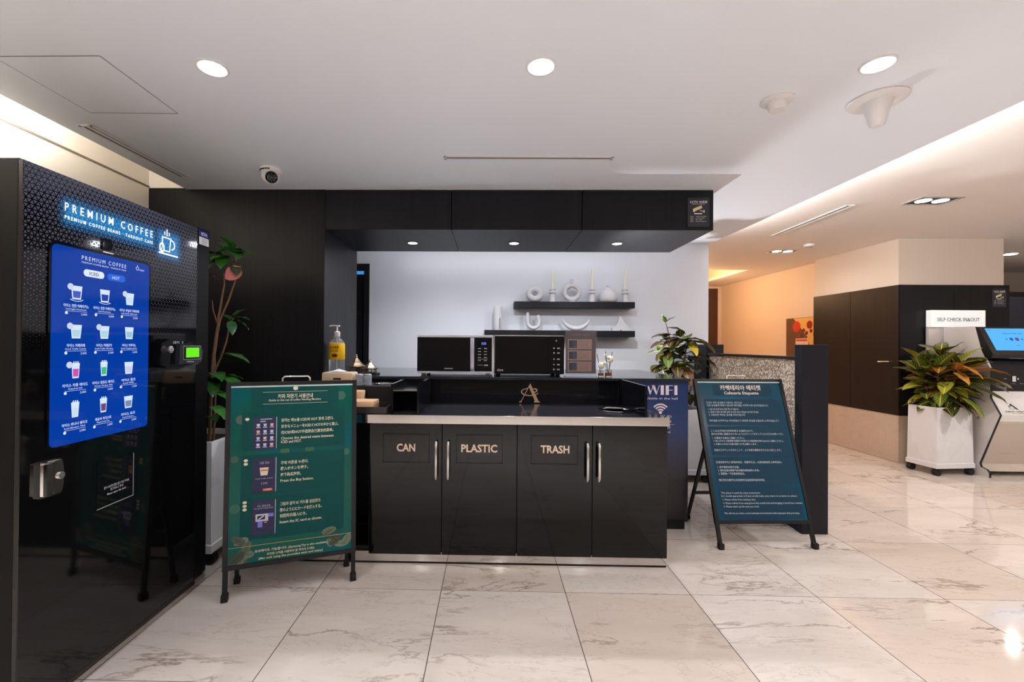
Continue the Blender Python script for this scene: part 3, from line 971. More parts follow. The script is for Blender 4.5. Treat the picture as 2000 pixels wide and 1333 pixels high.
# left end of the counter
t = thing('pump_bottle', 'clear pump bottle with a yellow label at the left end of the bar', 'pump bottle', (-1.125, 3.17, 1.067))
M_PET = mat('clear_bottle_plastic', (236, 240, 246), .06, trans=.85, ior=1.15, var=.02)
MB().lathe([(.050, 0), (.056, .006), (.056, .215), (.052, .235), (.03, .262), (.02, .272), (.02, .285)], n=28).build('bottle', M_PET, t, 40, True)
MB().lathe([(.0565, .112), (.0572, .113), (.0572, .212), (.0545, .230)], n=28).build('yellow_label', mat('yellow_bottle_label', (238, 186, 12), .4, var=.12, vscale=20), t, 40, True)
pl = P((0, -.0585, 0), (1, 0, 0), (0, 0, 1))
k = MB(srgb(150, 84, 16)); k.text(pl, '손소독제', 0, .20, .026, .064, 'C', .03); k.text(pl, 'SANITIZER', 0, .176, .018, .06, 'C', .02)
k.disc(pl, .004, .142, .022, 0, 20, .013); k.col = srgb(112, 40, 20); k.disc(pl, .004, .142, .017, .0006, 20, .010); k.build('label_print', M_PRINT, t, None, True)
b = MB(); b.lathe([(.020, .278), (.022, .282), (.022, .312), (.012, .318), (.007, .32), (.007, .352)], n=20); b.box(-.020, .018, -.012, .012, .352, .362, .003)
b.tube([(-.01, 0, .358), (-.05, 0, .357), (-.056, 0, .353)], .006, 8); b.build('pump', M_PLASTIC, t, 40, True)
MB().tube([(0, 0, .30), (0, 0, .05), (-.008, 0, .012)], .004, 6).build('dip_tube', mat('milky_tube', (236, 236, 240), .4), t, None, True)

t = thing('napkin_box', 'pale wooden box with a small dark slot behind the green sign', 'box', (-1.005, 2.90, 1.0225))
MB().box(-1.108, -.903, 2.84, 2.96, 1.0225, 1.105, .010).build('box', mat('pale_beech_wood', (222, 190, 156), .5, var=.1, vscale=5, stretch=(1, 1, 14)), t, 40)
MB().slab(P((-1.005, 2.84, 1.064), (1, 0, 0), (0, 0, 1)), -.026, .026, -.006, .006, .0002, .001, .004).build('slot', M_BLACKM, t)
b = MB(); random.seed(3)
vs = []; n_ = 9
for i in range(n_):
    for j in range(n_):
        vs.append((-.05 + .1 * i / 8, -.035 + .07 * j / 8, .004 + .020 * random.random() * (1 - abs(i - 4) / 5) * (1 - abs(j - 4) / 5)))
b.add(vs, [(i * n_ + j, (i + 1) * n_ + j, (i + 1) * n_ + j + 1, i * n_ + j + 1) for i in range(n_ - 1) for j in range(n_ - 1)], Matrix.Translation((-1.015, 2.90, 1.1045)))
tag(b.build('paper_napkin', mat('white_paper', (236, 236, 240), .8), None, 60), 'crumpled white napkin lying on the pale wooden box', 'napkin')
for k_, (x, lab) in enumerate(((-.868, 'left stack of clear plastic cup lids beside the pale wooden box'), (-.812, 'right stack of clear plastic cup lids, next to the steel chute ring'))):
    b = MB()
    for i in range(9):
        z = i * .008
        b.lathe([(.026, z), (.0275, z + .003), (.0255, z + .006), (.0235, z + .0065)], (0, 0, 0), 20)
    b.lathe([(.0001, .072), (.02, .073), (.024, .070)], n=20)
    t_ = thing('lid_stack', lab, 'cup lids', (x, 2.87, 1.0226), 0, 'stacks of clear cup lids')
    b.build('lids', mat('clear_lid_plastic', (220, 224, 234), .12, trans=.5, ior=1.2), t_, 40, True)
t = thing('serving_tray', 'shallow black tray holding brown paper packs on the worktop', 'tray', (-.79, 2.66, .8825))
b = MB(); b.box(-.985, -.607, 2.55, 2.79, .8827, .887)
b.build('base', M_BLACK, t)
b = MB(); b.box(-.985, -.607, 2.545, 2.551, .887, .925); b.box(-.985, -.607, 2.789, 2.795, .887, .925); b.box(-.985, -.979, 2.551, 2.789, .887, .925); b.box(-.613, -.607, 2.551, 2.789, .887, .925)
b.build('rim', mat('dark_tray_wood', (46, 40, 40), .35), t)
M_KRAFT = mat('brown_kraft_paper', (222, 178, 138), .65, var=.12, vscale=14)
tag(MB().box(-.93, -.69, 2.565, 2.70, .8875, .955, .006).build('paper_pack', M_KRAFT, None, 40), 'lower brown paper pack lying at the front of the black tray', 'paper pack', 'brown paper packs in the tray')
tag(MB().box(-.96, -.80, 2.705, 2.785, .8875, 1.000, .006).build('paper_pack', M_KRAFT, None, 40), 'upright brown paper pack standing at the back of the black tray', 'paper pack', 'brown paper packs in the tray')

M_BRONZE = mat('aged_bronze', (150, 128, 104), .32, .9, var=.35, vscale=30)
t = thing('pavilion_ornament', 'bronze model of two tiled-roof pavilions on the left of the bar', 'ornament', (-.96, 3.27, 1.067))
MB().lathe([(.125, 0), (.13, .006), (.122, .014), (.0001, .014)], n=32, sy=.5).build('base', mat('dark_bronze', (60, 54, 48), .35, .8), t, 40, True)


def pavilion(cx, cy, w, h, n):
    b = MB(); a0 = PI / n
    for q in range(n):
        a = a0 + 2 * PI * q / n
        b.tube([(cx + w * .62 * math.cos(a), cy + w * .62 * math.sin(a), .014), (cx + w * .62 * math.cos(a), cy + w * .62 * math.sin(a), h * .36)], .004, 6)
    b.build('pillars', M_BRONZE, t, None, True)
    b = MB()
    prof = [(w, h * .34), (w * 1.02, h * .37), (w * .72, h * .46), (w * .45, h * .60), (w * .22, h * .76), (.006, h * .80)]
    vs = []; m_ = len(prof)
    for i, (r_, z) in enumerate(prof):
        for q in range(n * 2):
            a = a0 + PI * q / n
            rr = r_ * (1.0 if q % 2 == 0 else .86)
            vs.append((cx + rr * math.cos(a), cy + rr * math.sin(a), z + (.006 if q % 2 == 0 and i < 2 else 0)))
    N2 = n * 2
    fs = [(i * N2 + q, i * N2 + (q + 1) % N2, (i + 1) * N2 + (q + 1) % N2, (i + 1) * N2 + q) for i in range(m_ - 1) for q in range(N2)]
    fs += [tuple(range(N2 - 1, -1, -1)), tuple((m_ - 1) * N2 + q for q in range(N2))]
    b.add(vs, fs); b.build('roof', M_BRONZE, t, 25, True)
    MB().lathe([(.012, h * .78), (.008, h * .83), (.011, h * .87), (.006, h * .91), (.009, h * .95), (.0001, h)], (cx, cy, 0), 12).build('finial', mat('bright_bronze', (220, 200, 180), .25, .9), t, 40, True)


pavilion(-.055, .01, .075, .148, 6)
pavilion(.055, -.012, .072, .112, 6)

# ------------------------------------------------------------------ wall shelves and ornaments
M_SHELF = wood_mat('black_shelf_wood', (22, 22, 28), (32, 32, 38), .4)
tag(MB().box(.240, 1.489, 4.54, 4.72, 1.682, 1.747, .002).build('wall_shelf', M_SHELF), 'upper black floating shelf with candlesticks and ring vases', 'shelf', 'black floating wall shelves')
tag(MB().box(-.068, 1.491, 4.54, 4.72, 1.383, 1.447, .002).build('wall_shelf', M_SHELF), 'lower black floating shelf, longer one with the crescent ornament', 'shelf', 'black floating wall shelves')
M_CER = mat('matt_white_ceramic', (206, 202, 204), .6, var=.04, vscale=25)
Z1, Z2, YS = 1.7475, 1.4475, 4.62
# low ring vase (doughnut) and footed ring vase
b = MB(); b.tube([(.46 + .058 * math.cos(a), YS, Z1 + .084 + .050 * math.sin(a)) for a in [2 * PI * i / 32 for i in range(32)]], .034, 14, True)
tag(b.build('ring_ornament', M_CER, None, 60), 'squat white ceramic ring lying on edge at the left of the upper shelf', 'ornament')
t = thing('ring_vase', 'footed white ceramic ring vase with a narrow neck on the upper shelf', 'vase', (.852, YS, Z1))
MB().tube([(.077 * math.cos(a), 0, .103 + .072 * math.sin(a)) for a in [2 * PI * i / 36 for i in range(36)]], .024, 14, True).build('ring', M_CER, t, 60, True)
MB().lathe([(.052, 0), (.050, .008), (.036, .012)], n=24).build('foot', M_CER, t, 40, True)
MB().lathe([(.018, .188), (.015, .20), (.015, .236), (.019, .243), (.014, .243)], n=18).build('neck', M_CER, t, 40, True)
cands = ((.648, 'left of three white candlesticks on the upper shelf, between the two ring ornaments', 'ivory taper candle in the candlestick between the two ring ornaments'),
         (1.063, 'middle white candlestick, left of the round vase', 'ivory taper candle in the candlestick left of the round vase'),
         (1.411, 'right white candlestick at the end of the upper shelf', 'ivory taper candle at the right end of the upper shelf'))
prof = [(.037, 0), (.036, .004), (.029, .050), (.026, .088), (.038, .094), (.038, .106), (.028, .112), (.028, .126), (.035, .132), (.033, .142), (.012, .142), (.012, .128), (.0001, .128)]
cs = tag(MB().lathe(prof, n=28).build('candlestick', M_CER, None, 40), cands[0][1], 'candlestick', 'white candlesticks'); cs.location = (cands[0][0], YS, Z1)
cd = tag(MB().lathe([(.0105, 0), (.0105, .20), (.008, .216), (.002, .224), (.0012, .232)], n=14).build('taper_candle', mat('ivory_wax', (236, 230, 200), .5), None, 40), cands[0][2], 'candle', 'ivory taper candles')
cd.location = (cands[0][0], YS, Z1 + .1285)
for x, l1, l2 in cands[1:]:
    for src, z, l in ((cs, Z1, l1), (cd, Z1 + .1285, l2)):
        o = src.copy(); COL.objects.link(o); o.location = (x, YS, z); o['label'] = l
t = thing('round_vase', 'round white ceramic vase tapering to a tiny neck on the upper shelf', 'vase', (1.228, YS, Z1))
MB().lathe([(.075, 0), (.092, .015), (.099, .045), (.094, .08), (.075, .112), (.045, .138), (.018, .152), (.012, .158)], n=36).build('body', M_CER, t, 50, True)
MB().lathe([(.012, .157), (.010, .164), (.014, .178), (.009, .178)], n=16).build('neck', M_CER, t, 40, True)
# lower shelf
pl = P((0, YS, Z2), (1, 0, 0), (0, 0, 1))
b = MB(); pts = []
arch = [(.022, 0), (.052, 0), (.056, .10), (.088, .12), (.094, .0), (.120, 0)] + [(.071 + .049 * math.cos(R(a)), .222 + .045 * math.sin(R(a))) for a in range(0, 181, 15)]
b.lathe([(.040, 0), (.046, .01), (.046, .10), (.044, .235), (.036, .258), (.018, .268), (.0001, .270)], (.071, YS, Z2), 28, None, .7)
t = thing('arch_vase', 'tall white ceramic cylinder vase with a split front, left on the lower shelf', 'vase', (.071, YS, Z2))
b.build('body', M_CER, t, 40)
MB().slab(P((.071, YS - .0325, Z2), (1, 0, 0), (0, 0, 1)), .018, .026, .01, .13, .0, .001, .003).build('slit', mat('vase_slit', (96, 90, 90), .8), t)
# open loop (U) ornament
pts = [(.388, .175), (.386, .13)] + [(.449 + .060 * math.cos(R(a)), .075 + .052 * math.sin(R(a)) * 1.0) for a in range(185, 355, 14)] + [(.508, .10), (.500, .145)]
b = MB(); b.tube([(x, YS, Z2 + .003 + z) for x, z in pts], [.017] + [.020] * (len(pts) - 2) + [.017], 12)
b.ball((.388, YS, Z2 + .178), .017); b.ball((.500, YS, Z2 + .148), .017)
tag(b.build('loop_ornament', M_CER, None, 60), 'white ceramic open loop ornament shaped like a U on the lower shelf', 'ornament')
# crescent
b = MB(); pts = []; rr = []
for i in range(25):
    a = R(200 + 140 * i / 24)
    pts.append((.897 + .152 * math.cos(a), YS, Z2 + .172 + .148 * math.sin(a))); rr.append(.008 + .018 * math.sin(PI * i / 24))
b.tube(pts, rr, 12)
tag(b.build('crescent_ornament', M_CER, None, 60), 'white ceramic crescent ornament curving upwards on the lower shelf', 'ornament')
# bird-like sail ornament
b = MB()
prof = [(1.272, 0), (1.272, .035), (1.305, .05), (1.332, .09), (1.345, .155), (1.362, .158), (1.385, .11), (1.43, .055), (1.482, .0), (1.372, 0), (1.366, .012), (1.358, .012), (1.352, 0)]
b.prism(pl, prof, -.022, .022)
tag(b.build('sail_ornament', M_CER, None, 30), 'white ceramic sail-shaped ornament at the right end of the lower shelf', 'ornament')

# ------------------------------------------------------------------ coffee vending machine
VX = -1.53
M_VSIDE = mat('black_cabinet_enamel', (8, 8, 9), .45, spec=.2)
t = thing('coffee_vending_machine', 'tall black coffee vending machine with a blue touch screen', 'vending machine', (-1.92, 1.87, 0))
VM = t
MB().box(-2.30, VX - .018, 1.395, 2.34, .045, 1.90, .004).build('cabinet', M_VSIDE, t)
MB().box(-2.28, VX - .05, 1.42, 2.32, 0, .045).build('plinth', mat('brown_grey_plinth', (70, 60, 54), .4), t)
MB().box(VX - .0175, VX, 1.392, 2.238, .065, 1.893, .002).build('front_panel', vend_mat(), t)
MB().box(VX - .0175, VX - .006, 2.241, 2.342, .065, 1.900, .002).build('side_strip', M_VSIDE, t)
pl = P((VX, 0, 0), (0, 1, 0), (0, 0, 1))
sc = MB().slab(pl, 1.482, 1.912, .926, 1.640, .0002, .007, .018).build('touch_screen', mat('lit_blue_screen', (3, 5, 10), .06, spec=.3, emit=(2, 58, 160), estr=1.0), t)
b = MB(); b.prism(pl, rrect(1.474, 1.922, .912, 1.648, .022), .0001, .005); b.build('screen_bezel', M_GLOSS, t)
D = .0078
k = MB(srgb(225, 235, 255))
k.text(pl, 'PREMIUM COFFEE', 1.591, 1.611, .022, .197, d=D, track=1.4)
k.text(pl, 'PREMIUM COFFEE BEANS · TAKEOUT CAFE', 1.591, 1.594, .008, .197, d=D)
k.slab(pl, 1.599, 1.686, 1.543, 1.570, D - .0002, D, .0130)
k.text(pl, 'HOT', 1.722, 1.556, .018, .034, d=D + .0006)
k.arc(pl, 1.846, 1.613, .007, .002, 0, 2 * PI, D, 12); k.text(pl, 'NEXT', 1.858, 1.609, .01, .026, d=D)
k.line(pl, 1.846, 1.620, 1.846, 1.628, .002, D)
items = (('아이스 연한 아메리카노', 'Iced Light Americano', '2,000'), ('아이스 진한 아메리카노', 'Iced Americano', '2,000'), ('아이스 바닐라 카페라떼', 'Iced Vanilla Caffe Latte', '2,500'),
         ('아이스 카페라떼', 'Iced Cafe Latte', '2,500'), ('아이스 카페모카', 'Iced Cafe Mocha', '2,500'), ('아이스 카푸치노', 'Iced Cappuccino', '2,500'),
         ('아이스 자몽 에이드', 'Grapefruit Ade', '2,000'), ('아이스 청포도 에이드', 'Green Grape Ade', '2,000'), ('아이스 밀크', 'Iced Milk', '1,500'),
         ('아이스 바나나 쉐이크', 'Iced Banana Thai', '2,000'), ('복숭아 아이스티', 'Peach Iced Tea', '2,000'), ('아이스 초코', 'Iced Choco', '2,000'))
k.build('menu_heading', M_SCRP, sc)
for i, (a, bn, pr) in enumerate(items):
    k = MB(srgb(225, 235, 255))
    y = (1.573, 1.690, 1.808)[i % 3]; z = (1.428, 1.283, 1.138, .996)[i // 3]
    k.text(pl, a, y, z, .0135, .098 if len(a) > 9 else .07, 'C', .01, D)
    k.text(pl, bn, y, z - .012, .0085, .08 if len(bn) > 14 else .055, 'C', 0, D)
    k.rect(pl, y - .04, y + .042, z - .0205, z - .0195, D)
    k.disc(pl, y - .038, z - .027, .0055, D, 12)
    k.text(pl, pr, y + .018, z - .029, .0105, .024, d=D)
    k.build('menu_caption', M_SCRP, sc)
k = MB(srgb(38, 100, 215)); k.slab(pl, 1.700, 1.784, 1.543, 1.570, D - .0004, D, .0130); k.build('hot_button', M_SCRP, sc)
k = MB(srgb(30, 36, 60)); k.text(pl, 'ICED', 1.642, 1.556, .018, .04, 'C', .01, D + .0006); k.build('iced_lettering', M_SCRP, sc)
fill = ((70, 90, 190), (30, 60, 170), (200, 220, 250), (176, 212, 226), (176, 212, 226), (150, 200, 210), (214, 80, 170), (60, 190, 130), (200, 205, 240), (200, 225, 240), (110, 70, 120), (120, 140, 175))
for i in range(12):
    y = (1.573, 1.690, 1.808)[i % 3]; z = (1.452, 1.309, 1.163, 1.020)[i // 3]
    tall = i in (6, 7, 9, 10)
    w, h = (.016, .055) if tall else (.022, .050)
    k = MB(srgb(214, 230, 250))
    k.poly(pl, [(y - w * .75, z), (y + w * .75, z), (y + w, z + h), (y - w, z + h)], D)
    k.col = srgb(*fill[i])
    k.poly(pl, [(y - w * .6, z + .006), (y + w * .6, z + .006), (y + w * .72, z + h * .62), (y - w * .72, z + h * .62)], D + .0003)
    if i < 2:
        k.col = srgb(240, 245, 255); k.arc(pl, y, z + .004, .026, .004, R(200), R(340), D + .0003, 12, .4)
    if i in (0, 2, 3, 4, 6):
        k.col = srgb(205, 214, 235); k.disc(pl, y - .024, z + h * .9, .012, D + .0005, 16)
    if tall:
        k.col = srgb(236, 244, 255)
        for s in (-.6, -.1, .4):
            k.line(pl, y + w * s, z + h * .9, y + w * (s + .15), z + h * 1.12, .004, D + .0005)
    k.build('drink_picture', M_SCRP, sc)
# lit lettering above the screen
k = MB(srgb(255, 255, 255))
k.text(pl, 'PREMIUM COFFEE', 1.530, 1.783, .043, .406, bold=.004, d=.002, track=1.7)
k.text(pl, 'PREMIUM COFFEE BEANS · TAKEOUT CAFE', 1.530, 1.745, .019, .406, bold=.012, d=.002, track=1.5)
k.build('lit_lettering', print_mat('backlit_white_letters', 1.6), t)
k = MB(srgb(255, 255, 255))
k.rect(pl, 1.992, 2.050, 1.785, 1.790, .002); k.rect(pl, 1.992, 1.997, 1.760, 1.79, .002); k.line(pl, 2.047, 1.79, 2.040, 1.728, .005, .002)
k.rect(pl, 1.972, 2.095, 1.708, 1.714, .002); k.rect(pl, 2.006, 2.042, 1.723, 1.728, .002)
k.arc(pl, 2.050, 1.760, .022, .006, R(-85), R(85), .002)
k.arc(pl, 1.992, 1.737, .013, .006, 0, 2 * PI, .002, 20, 1.5); k.line(pl, 1.987, 1.722, 1.998, 1.752, .004, .0022)
for dy, z0, z1 in ((0, 1.800, 1.815), (.014, 1.796, 1.828), (.028, 1.800, 1.815)):
    k.rect(pl, 2.006 + dy, 2.011 + dy, z0, z1, .002)
k.build('lit_cup_symbol', print_mat('backlit_white_letters'), t)
# sensor, reader, lock, delivery door, sticker
MB().slab(pl, 1.680, 1.722, 1.662, 1.706, .0003, .006, .006).build('sensor_window', M_GLOSSN, t)
MB().slab(pl, 1.676, 1.724, 1.648, 1.653, .0003, .010, .002).build('screen_clip', M_CHROME, t)
rd = MB().prism(pl, [(1.945, 1.196), (2.0, 1.178), (2.21, 1.184), (2.226, 1.205), (2.215, 1.262), (2.19, 1.288), (2.14, 1.300), (2.09, 1.288), (2.06, 1.312), (2.01, 1.312), (1.955, 1.290)], .0003, .03).build('card_reader', M_GLOSS, t)
MB().prism(pl, [(2.045, 1.192), (2.205, 1.196), (2.215, 1.255), (2.19, 1.283), (2.05, 1.286)], .030, .052).build('reader_housing', mat('dark_reader_plastic', (36, 38, 44), .25), rd)
MB().slab(pl, 2.068, 2.196, 1.212, 1.280, .0525, .054, .005).build('display_frame', M_CHROME, rd)
MB().slab(pl, 2.071, 2.193, 1.215, 1.277, .0540, .0546, .004).build('display_window', M_GLOSSN, rd)
MB().slab(pl, 2.086, 2.180, 1.223, 1.271, .0548, .0556, .002).build('green_display', mat('lit_green_display', (5, 20, 2), .3, emit=(110, 240, 12), estr=.95), rd)
for y, c_ in ((1.968, M_BLACK), (2.014, M_CHROME)):
    MB().lathe([(.017, 0), (.017, .006), (.011, .007), (.010, .010), (.0001, .011)], n=20, M=Matrix.Translation((VX + .03, y, 1.263)) @ Matrix.Rotation(R(90), 4, 'Y')).build('reader_button', c_, rd, 40)
k = MB(srgb(220, 220, 225)); k.text(pl, '신용카드', 2.03, 1.296, .014, .045, d=.0306); k.text(pl, 'IC', 2.09, 1.296, .014, .012, d=.0306)
k.text(pl, 'SAMSUNG pay', 2.095, 1.203, .009, .05, d=.0526); k.rect(pl, 2.07, 2.16, 1.192, 1.196, .0306); k.build('reader_lettering', M_PRINT, rd)
lk = MB().slab(pl, 1.448, 1.520, .762, .885, .0003, .012, .004).build('lock', M_STEEL, t)
b = MB(); b.slab(pl, 1.453, 1.477, .768, .879, .012, .030, .004); b.prism(pl, [(1.484, .770), (1.512, .768), (1.518, .80), (1.518, .85), (1.512, .882), (1.484, .882)], .012, .024)
b.build('lock_latch', M_STEEL, lk, 30)
MB().lathe([(.012, 0), (.012, .006), (.008, .007), (.0001, .004)], n=20, M=Matrix.Translation((VX + .024, 1.505, .828)) @ Matrix.Rotation(R(90), 4, 'Y')).build('keyhole', M_CHROME, lk, 40)
dd = MB().slab(pl, 1.672, 1.844, .642, .822, .0003, .003, .004).build('delivery_flap', M_GLOSS, t)
b = MB(); b.rect(pl, 1.842, 1.8455, .640, .822, .0036); b.rect(pl, 1.672, 1.842, .640, .6435, .0036); b.build('flap_edge', mat('pale_flap_edge', (190, 188, 186), .3, .5), dd)
k = MB(srgb(214, 214, 216)); k.text(pl, '컵이 나오면 문을 열고 꺼내 주세요', 1.762, .716, .012, .12, 'C', 0, .0038); k.text(pl, '뜨거우니 주의', 1.762, .702, .012, .06, 'C', 0, .0038)
k.text(pl, 'Please open the door', 1.762, .688, .012, .09, 'C', 0, .0038); k.build('flap_lettering', M_PRINT, dd)
stk = MB(srgb(238, 238, 244)); stk.rect(pl, 2.258, 2.336, 1.815, 1.893, -.005)
stk.col = srgb(20, 26, 120); stk.rect(pl, 2.258, 2.336, 1.855, 1.893, -.0045)
sk = stk.build('sticker', M_PRINT, t)
k = MB(srgb(236, 238, 250)); k.text(pl, 'NOVA', 2.297, 1.873, .028, .052, 'C', .02, -.004); k.col = srgb(120, 120, 130)
for i in range(3):
    k.text(pl, ('고장신고', '1588-0000', '24h')[i], 2.297, 1.845 - i * .011, .009, .04, 'C', 0, -.004)
k.build('sticker_lettering', M_PRINT, sk)


# ------------------------------------------------------------------ folding A-frame signs
def a_sign(name, label, loc, rz, W, D, Hh, spread, ink):
    t = thing(name, label, 'sign', loc, rz, 'folding signs on the floor')
    L = math.hypot(D, Hh)
    pl = P((0, 0, 0), (1, 0, 0), (0, D / L, Hh / L))
    L1 = L + .012
    fr = .022
    b = MB()
    for u0, u1, v0, v1 in ((0, fr, .15, L1), (W - fr, W, .15, L1), (fr, W - fr, L1 - .018, L1), (fr, W - fr, .15, .172)):
        b.slab(pl, u0, u1, v0, v1, -.016, .006)
    b.build('frame', M_BLACK, t, None, True)
    for u0 in (0.002, W - .024):
        lg = MB().slab(pl, u0, u0 + .022, .008, .15, -.014, .004).build('front_leg', M_BLACK, t, None, True)
        f_ = MB(); a = pl.pt(u0 + .011, .0, -.006)
        f_.box(a.x - .016, a.x + .016, a.y - .018, a.y + .018, 0, .038, .004); f_.build('rubber_foot', M_RUBBER, lg, 40, True)
    po = MB().rect(pl, fr - .002, W - fr + .002, .170, L1 - .016, .0005)
    po = po.build('poster', ink['paper'], t, None, True)
    MB().box(fr, W - fr, 0, .003, 0, .008).build('clip_bar', mat('clear_clip_strip', (206, 226, 226), .2), t, None, True).matrix_local = Matrix.Translation(pl.pt(0, L1 - .028, .0025))
    # rear frame, hinged about two thirds of the way up
    vh = .69 if spread > .3 else .80
    hz = pl.pt(0, vh, -.02)
    for u0 in (.030, W - .050):
        a = Vector((u0 + .01, hz.y, hz.z)); c_ = Vector((u0 + .01, spread, .008))
        n_ = (a - c_).normalized()
        pb = P(c_, (1, 0, 0), n_)
        lg = MB().slab(pb, -.010, .010, 0, (a - c_).length, -.008, .008).build('rear_leg', M_BLACK, t, None, True)
        f_ = MB(); f_.box(u0 - .006, u0 + .026, spread - .016, spread + .016, 0, .034, .004); f_.build('rubber_foot', M_RUBBER, lg, 40, True)
    a = Vector((0, hz.y, hz.z)); c_ = Vector((0, spread, .008))
    q = c_.lerp(a, .34)
    MB().box(.048, W - .048, q.y - .008, q.y + .008, q.z - .010, q.z + .010).build('crossbar', M_BLACK, t, None, True)
    q = pl.pt(0, vh, -.018)
    for u0 in (.022, W - .042):
        MB().box(u0, u0 + .02, q.y - .01, q.y + .028, q.z - .02, q.z + .012).build('hinge', M_CHROME, t, None, True)
    h = MB(); u0, u1 = ink['handle']
    h.tube([pl.pt(u0, L1, -.005), pl.pt(u0, L1 + .016, -.005), pl.pt(u0 + .010, L1 + .026, -.005), pl.pt(u1 - .010, L1 + .026, -.005), pl.pt(u1, L1 + .016, -.005), pl.pt(u1, L1, -.005)], .005, 8)
    h.build('handle', M_CHROME, t, 50, True)
    return t, pl, po


def poster_paper(name, c_top, c_mid, c_low, blue):
    """poster with its printed blotchy teal wash"""
    n = N(name)
    p = n.pos()
    f = n.noise(p, 2.1, 3, .5, .3)
    c = n.ramp(f, [(.3, srgb(*c_low)), (.5, srgb(*c_mid)), (.7, srgb(*c_top))])
    g = n.noise(p, 3.3, 2, .5)
    n.put(n.b.inputs['Base Color'], n.mix(n.ramp(g, [(.5, 0.), (.7, .6)]), c, srgb(*blue)))
    n.b.inputs['Roughness'].default_value = .22
    n.b.inputs['Specular IOR Level'].default_value = .18
    return n.m


def mono(name, c, rough=.3):
    return mat(name, c, rough, var=.1, vscale=6)


GREEN = poster_paper('green_poster_print', (14, 98, 96), (16, 92, 82), (26, 86, 74), (4, 92, 112))
t, pl, po = a_sign('folding_sign', 'green folding sign with coffee machine instructions, in front of the counter', (-1.333, 2.158, 0), math.atan2(.226, .593), .643, .06, 1.08, .175,
                   {'paper': GREEN, 'handle': (.262, .398)})
for u0, u1, a, c_ in ((.117, .547, .942, 1.062), (.075, .579, .738, .938), (.075, .579, .506, .716), (.075, .579, .286, .502)):
    MB(srgb(10, 78, 76)).rect(pl, u0, u1, a, c_, .0010).build('text_panel', M_PRINT, po, None, True)
k = MB(srgb(60, 112, 96)); random.seed(5)
for (u, v, r_) in ((.56, 1.01, .03), (.07, .90, .03), (.045, .70, .022), (.05, .45, .03), (.59, .70, .022), (.40, .727, .028), (.28, .727, .028), (.11, .70, .02)):
    k.col = srgb(random.randint(56, 92), random.randint(100, 116), random.randint(78, 100)); k.disc(pl, u, v, r_ * .8, .0008, 18)
for i in range(16):
    right = i % 2
    u = random.uniform(.50, .60) if right else random.uniform(.035, .11); v = random.uniform(.19, .29 if i % 4 else .36)
    a = random.random() * PI; L_ = random.uniform(.03, .055)
    g_ = random.randint(70, 128); k.col = srgb(g_, int(g_ * 1.12), int(g_ * .95))
    pts = [(u + L_ * math.cos(a) * math.cos(s) - L_ * .5 * math.sin(a) * math.sin(s), v + L_ * math.sin(a) * math.cos(s) * .8 + L_ * .5 * math.cos(a) * math.sin(s)) for s in [2 * PI * j / 14 for j in range(14)]]
    pts = [(min(.62, max(.024, x)), min(.40, max(.174, y))) for x, y in pts]
    k.poly(pl, pts, .0013 + i * .00002)
    k.col = srgb(int(g_ * .7), int(g_ * .8), int(g_ * .66)); k.line(pl, min(.60, max(.04, u - L_ * .7 * math.cos(a))), min(.40, max(.18, v - L_ * .6 * math.sin(a))), min(.60, max(.04, u + L_ * .7 * math.cos(a))), min(.40, max(.18, v + L_ * .6 * math.sin(a))), .003, .0020)
k.build('leaf_pattern', M_PRINT, po, None, True)
k = MB(srgb(240, 228, 200))
def bean(u, v):
    k.disc(pl, u, v, .0125, .0016, 16, .0105)
bean(.328, 1.056)
for v in (1.0375, .9755):
    k.rect(pl, .17, .49, v, v + .0013, .0016)
k.text(pl, '커피 자판기 사용안내', .328, 1.015, .026, .172, 'C', .015, .0016)
k.text(pl, 'Guide to the use of coffee Vending Machine', .327, .9955, .0145, .258, 'C', .01, .0016)
rows = ((.888, '원하는 메뉴를 ICED와 HOT 중에 고른다.', .262, .900), (.856, '好きなメニューをICEDとHOTの中から選ぶ。', .287, 0), (.824, '在ICED和HOT中选择自己喜欢的菜单。', .262, 0), (.794, 'Choose the desired menu between', .263, 0), (.775, 'ICED and HOT.', .10, 0),
        (.665, '구매 버튼을 누른다.', .135, 0), (.635, '購入ボタンを押す。', .135, 0), (.603, '按下购买按钮。', .10, 0), (.573, 'Press the Buy button.', .163, 0),
        (.452, '그림과 같이 IC 카드를 삽입한다.', .201, 0), (.421, '図のようにICカードを挿入する。', .205, 0), (.391, '如图所示插入IC卡。', .13, 0), (.360, 'Insert the IC card as shown.', .207, 0))
k.build('heading', M_PRINT, po, None, True)
for (i0, i1), (u, vs) in zip(((0, 5), (5, 9), (9, 13)), ((.099, (.901,)), (.096, (.690, .672)), (.095, (.478, .460, .442)))):
    k = MB(srgb(240, 228, 200))
    for v, s, w, _ in rows[i0:i1]:
        k.text(pl, s, .260, v, .0195, w, 'L', .012, .0016)
    for v in vs:
        k.disc(pl, u, v, .010, .0016, 14, .0075)
    k.build('step_text', M_PRINT, po, None, True)
k = MB(srgb(240, 228, 200))
k.text(pl, '삼성페이도 가능합니다. (Samsung Pay is also available.)', .321, .2275, .0150, .353, 'C', .01, .0023)
k.text(pl, '비치된 스틱을 사용하여 잘 저어서 드세요.', .318, .206, .0150, .23, 'C', .01, .0023)
k.text(pl, '(Mix well using the provided stick and enjoy)', .318, .189, .0150, .31, 'C', .01, .0023)
k.col = srgb(214, 190, 110); k.rect(pl, .024, .622, .2565, .2585, .0025)
k.build('footer_text', M_PRINT, po, None, True)
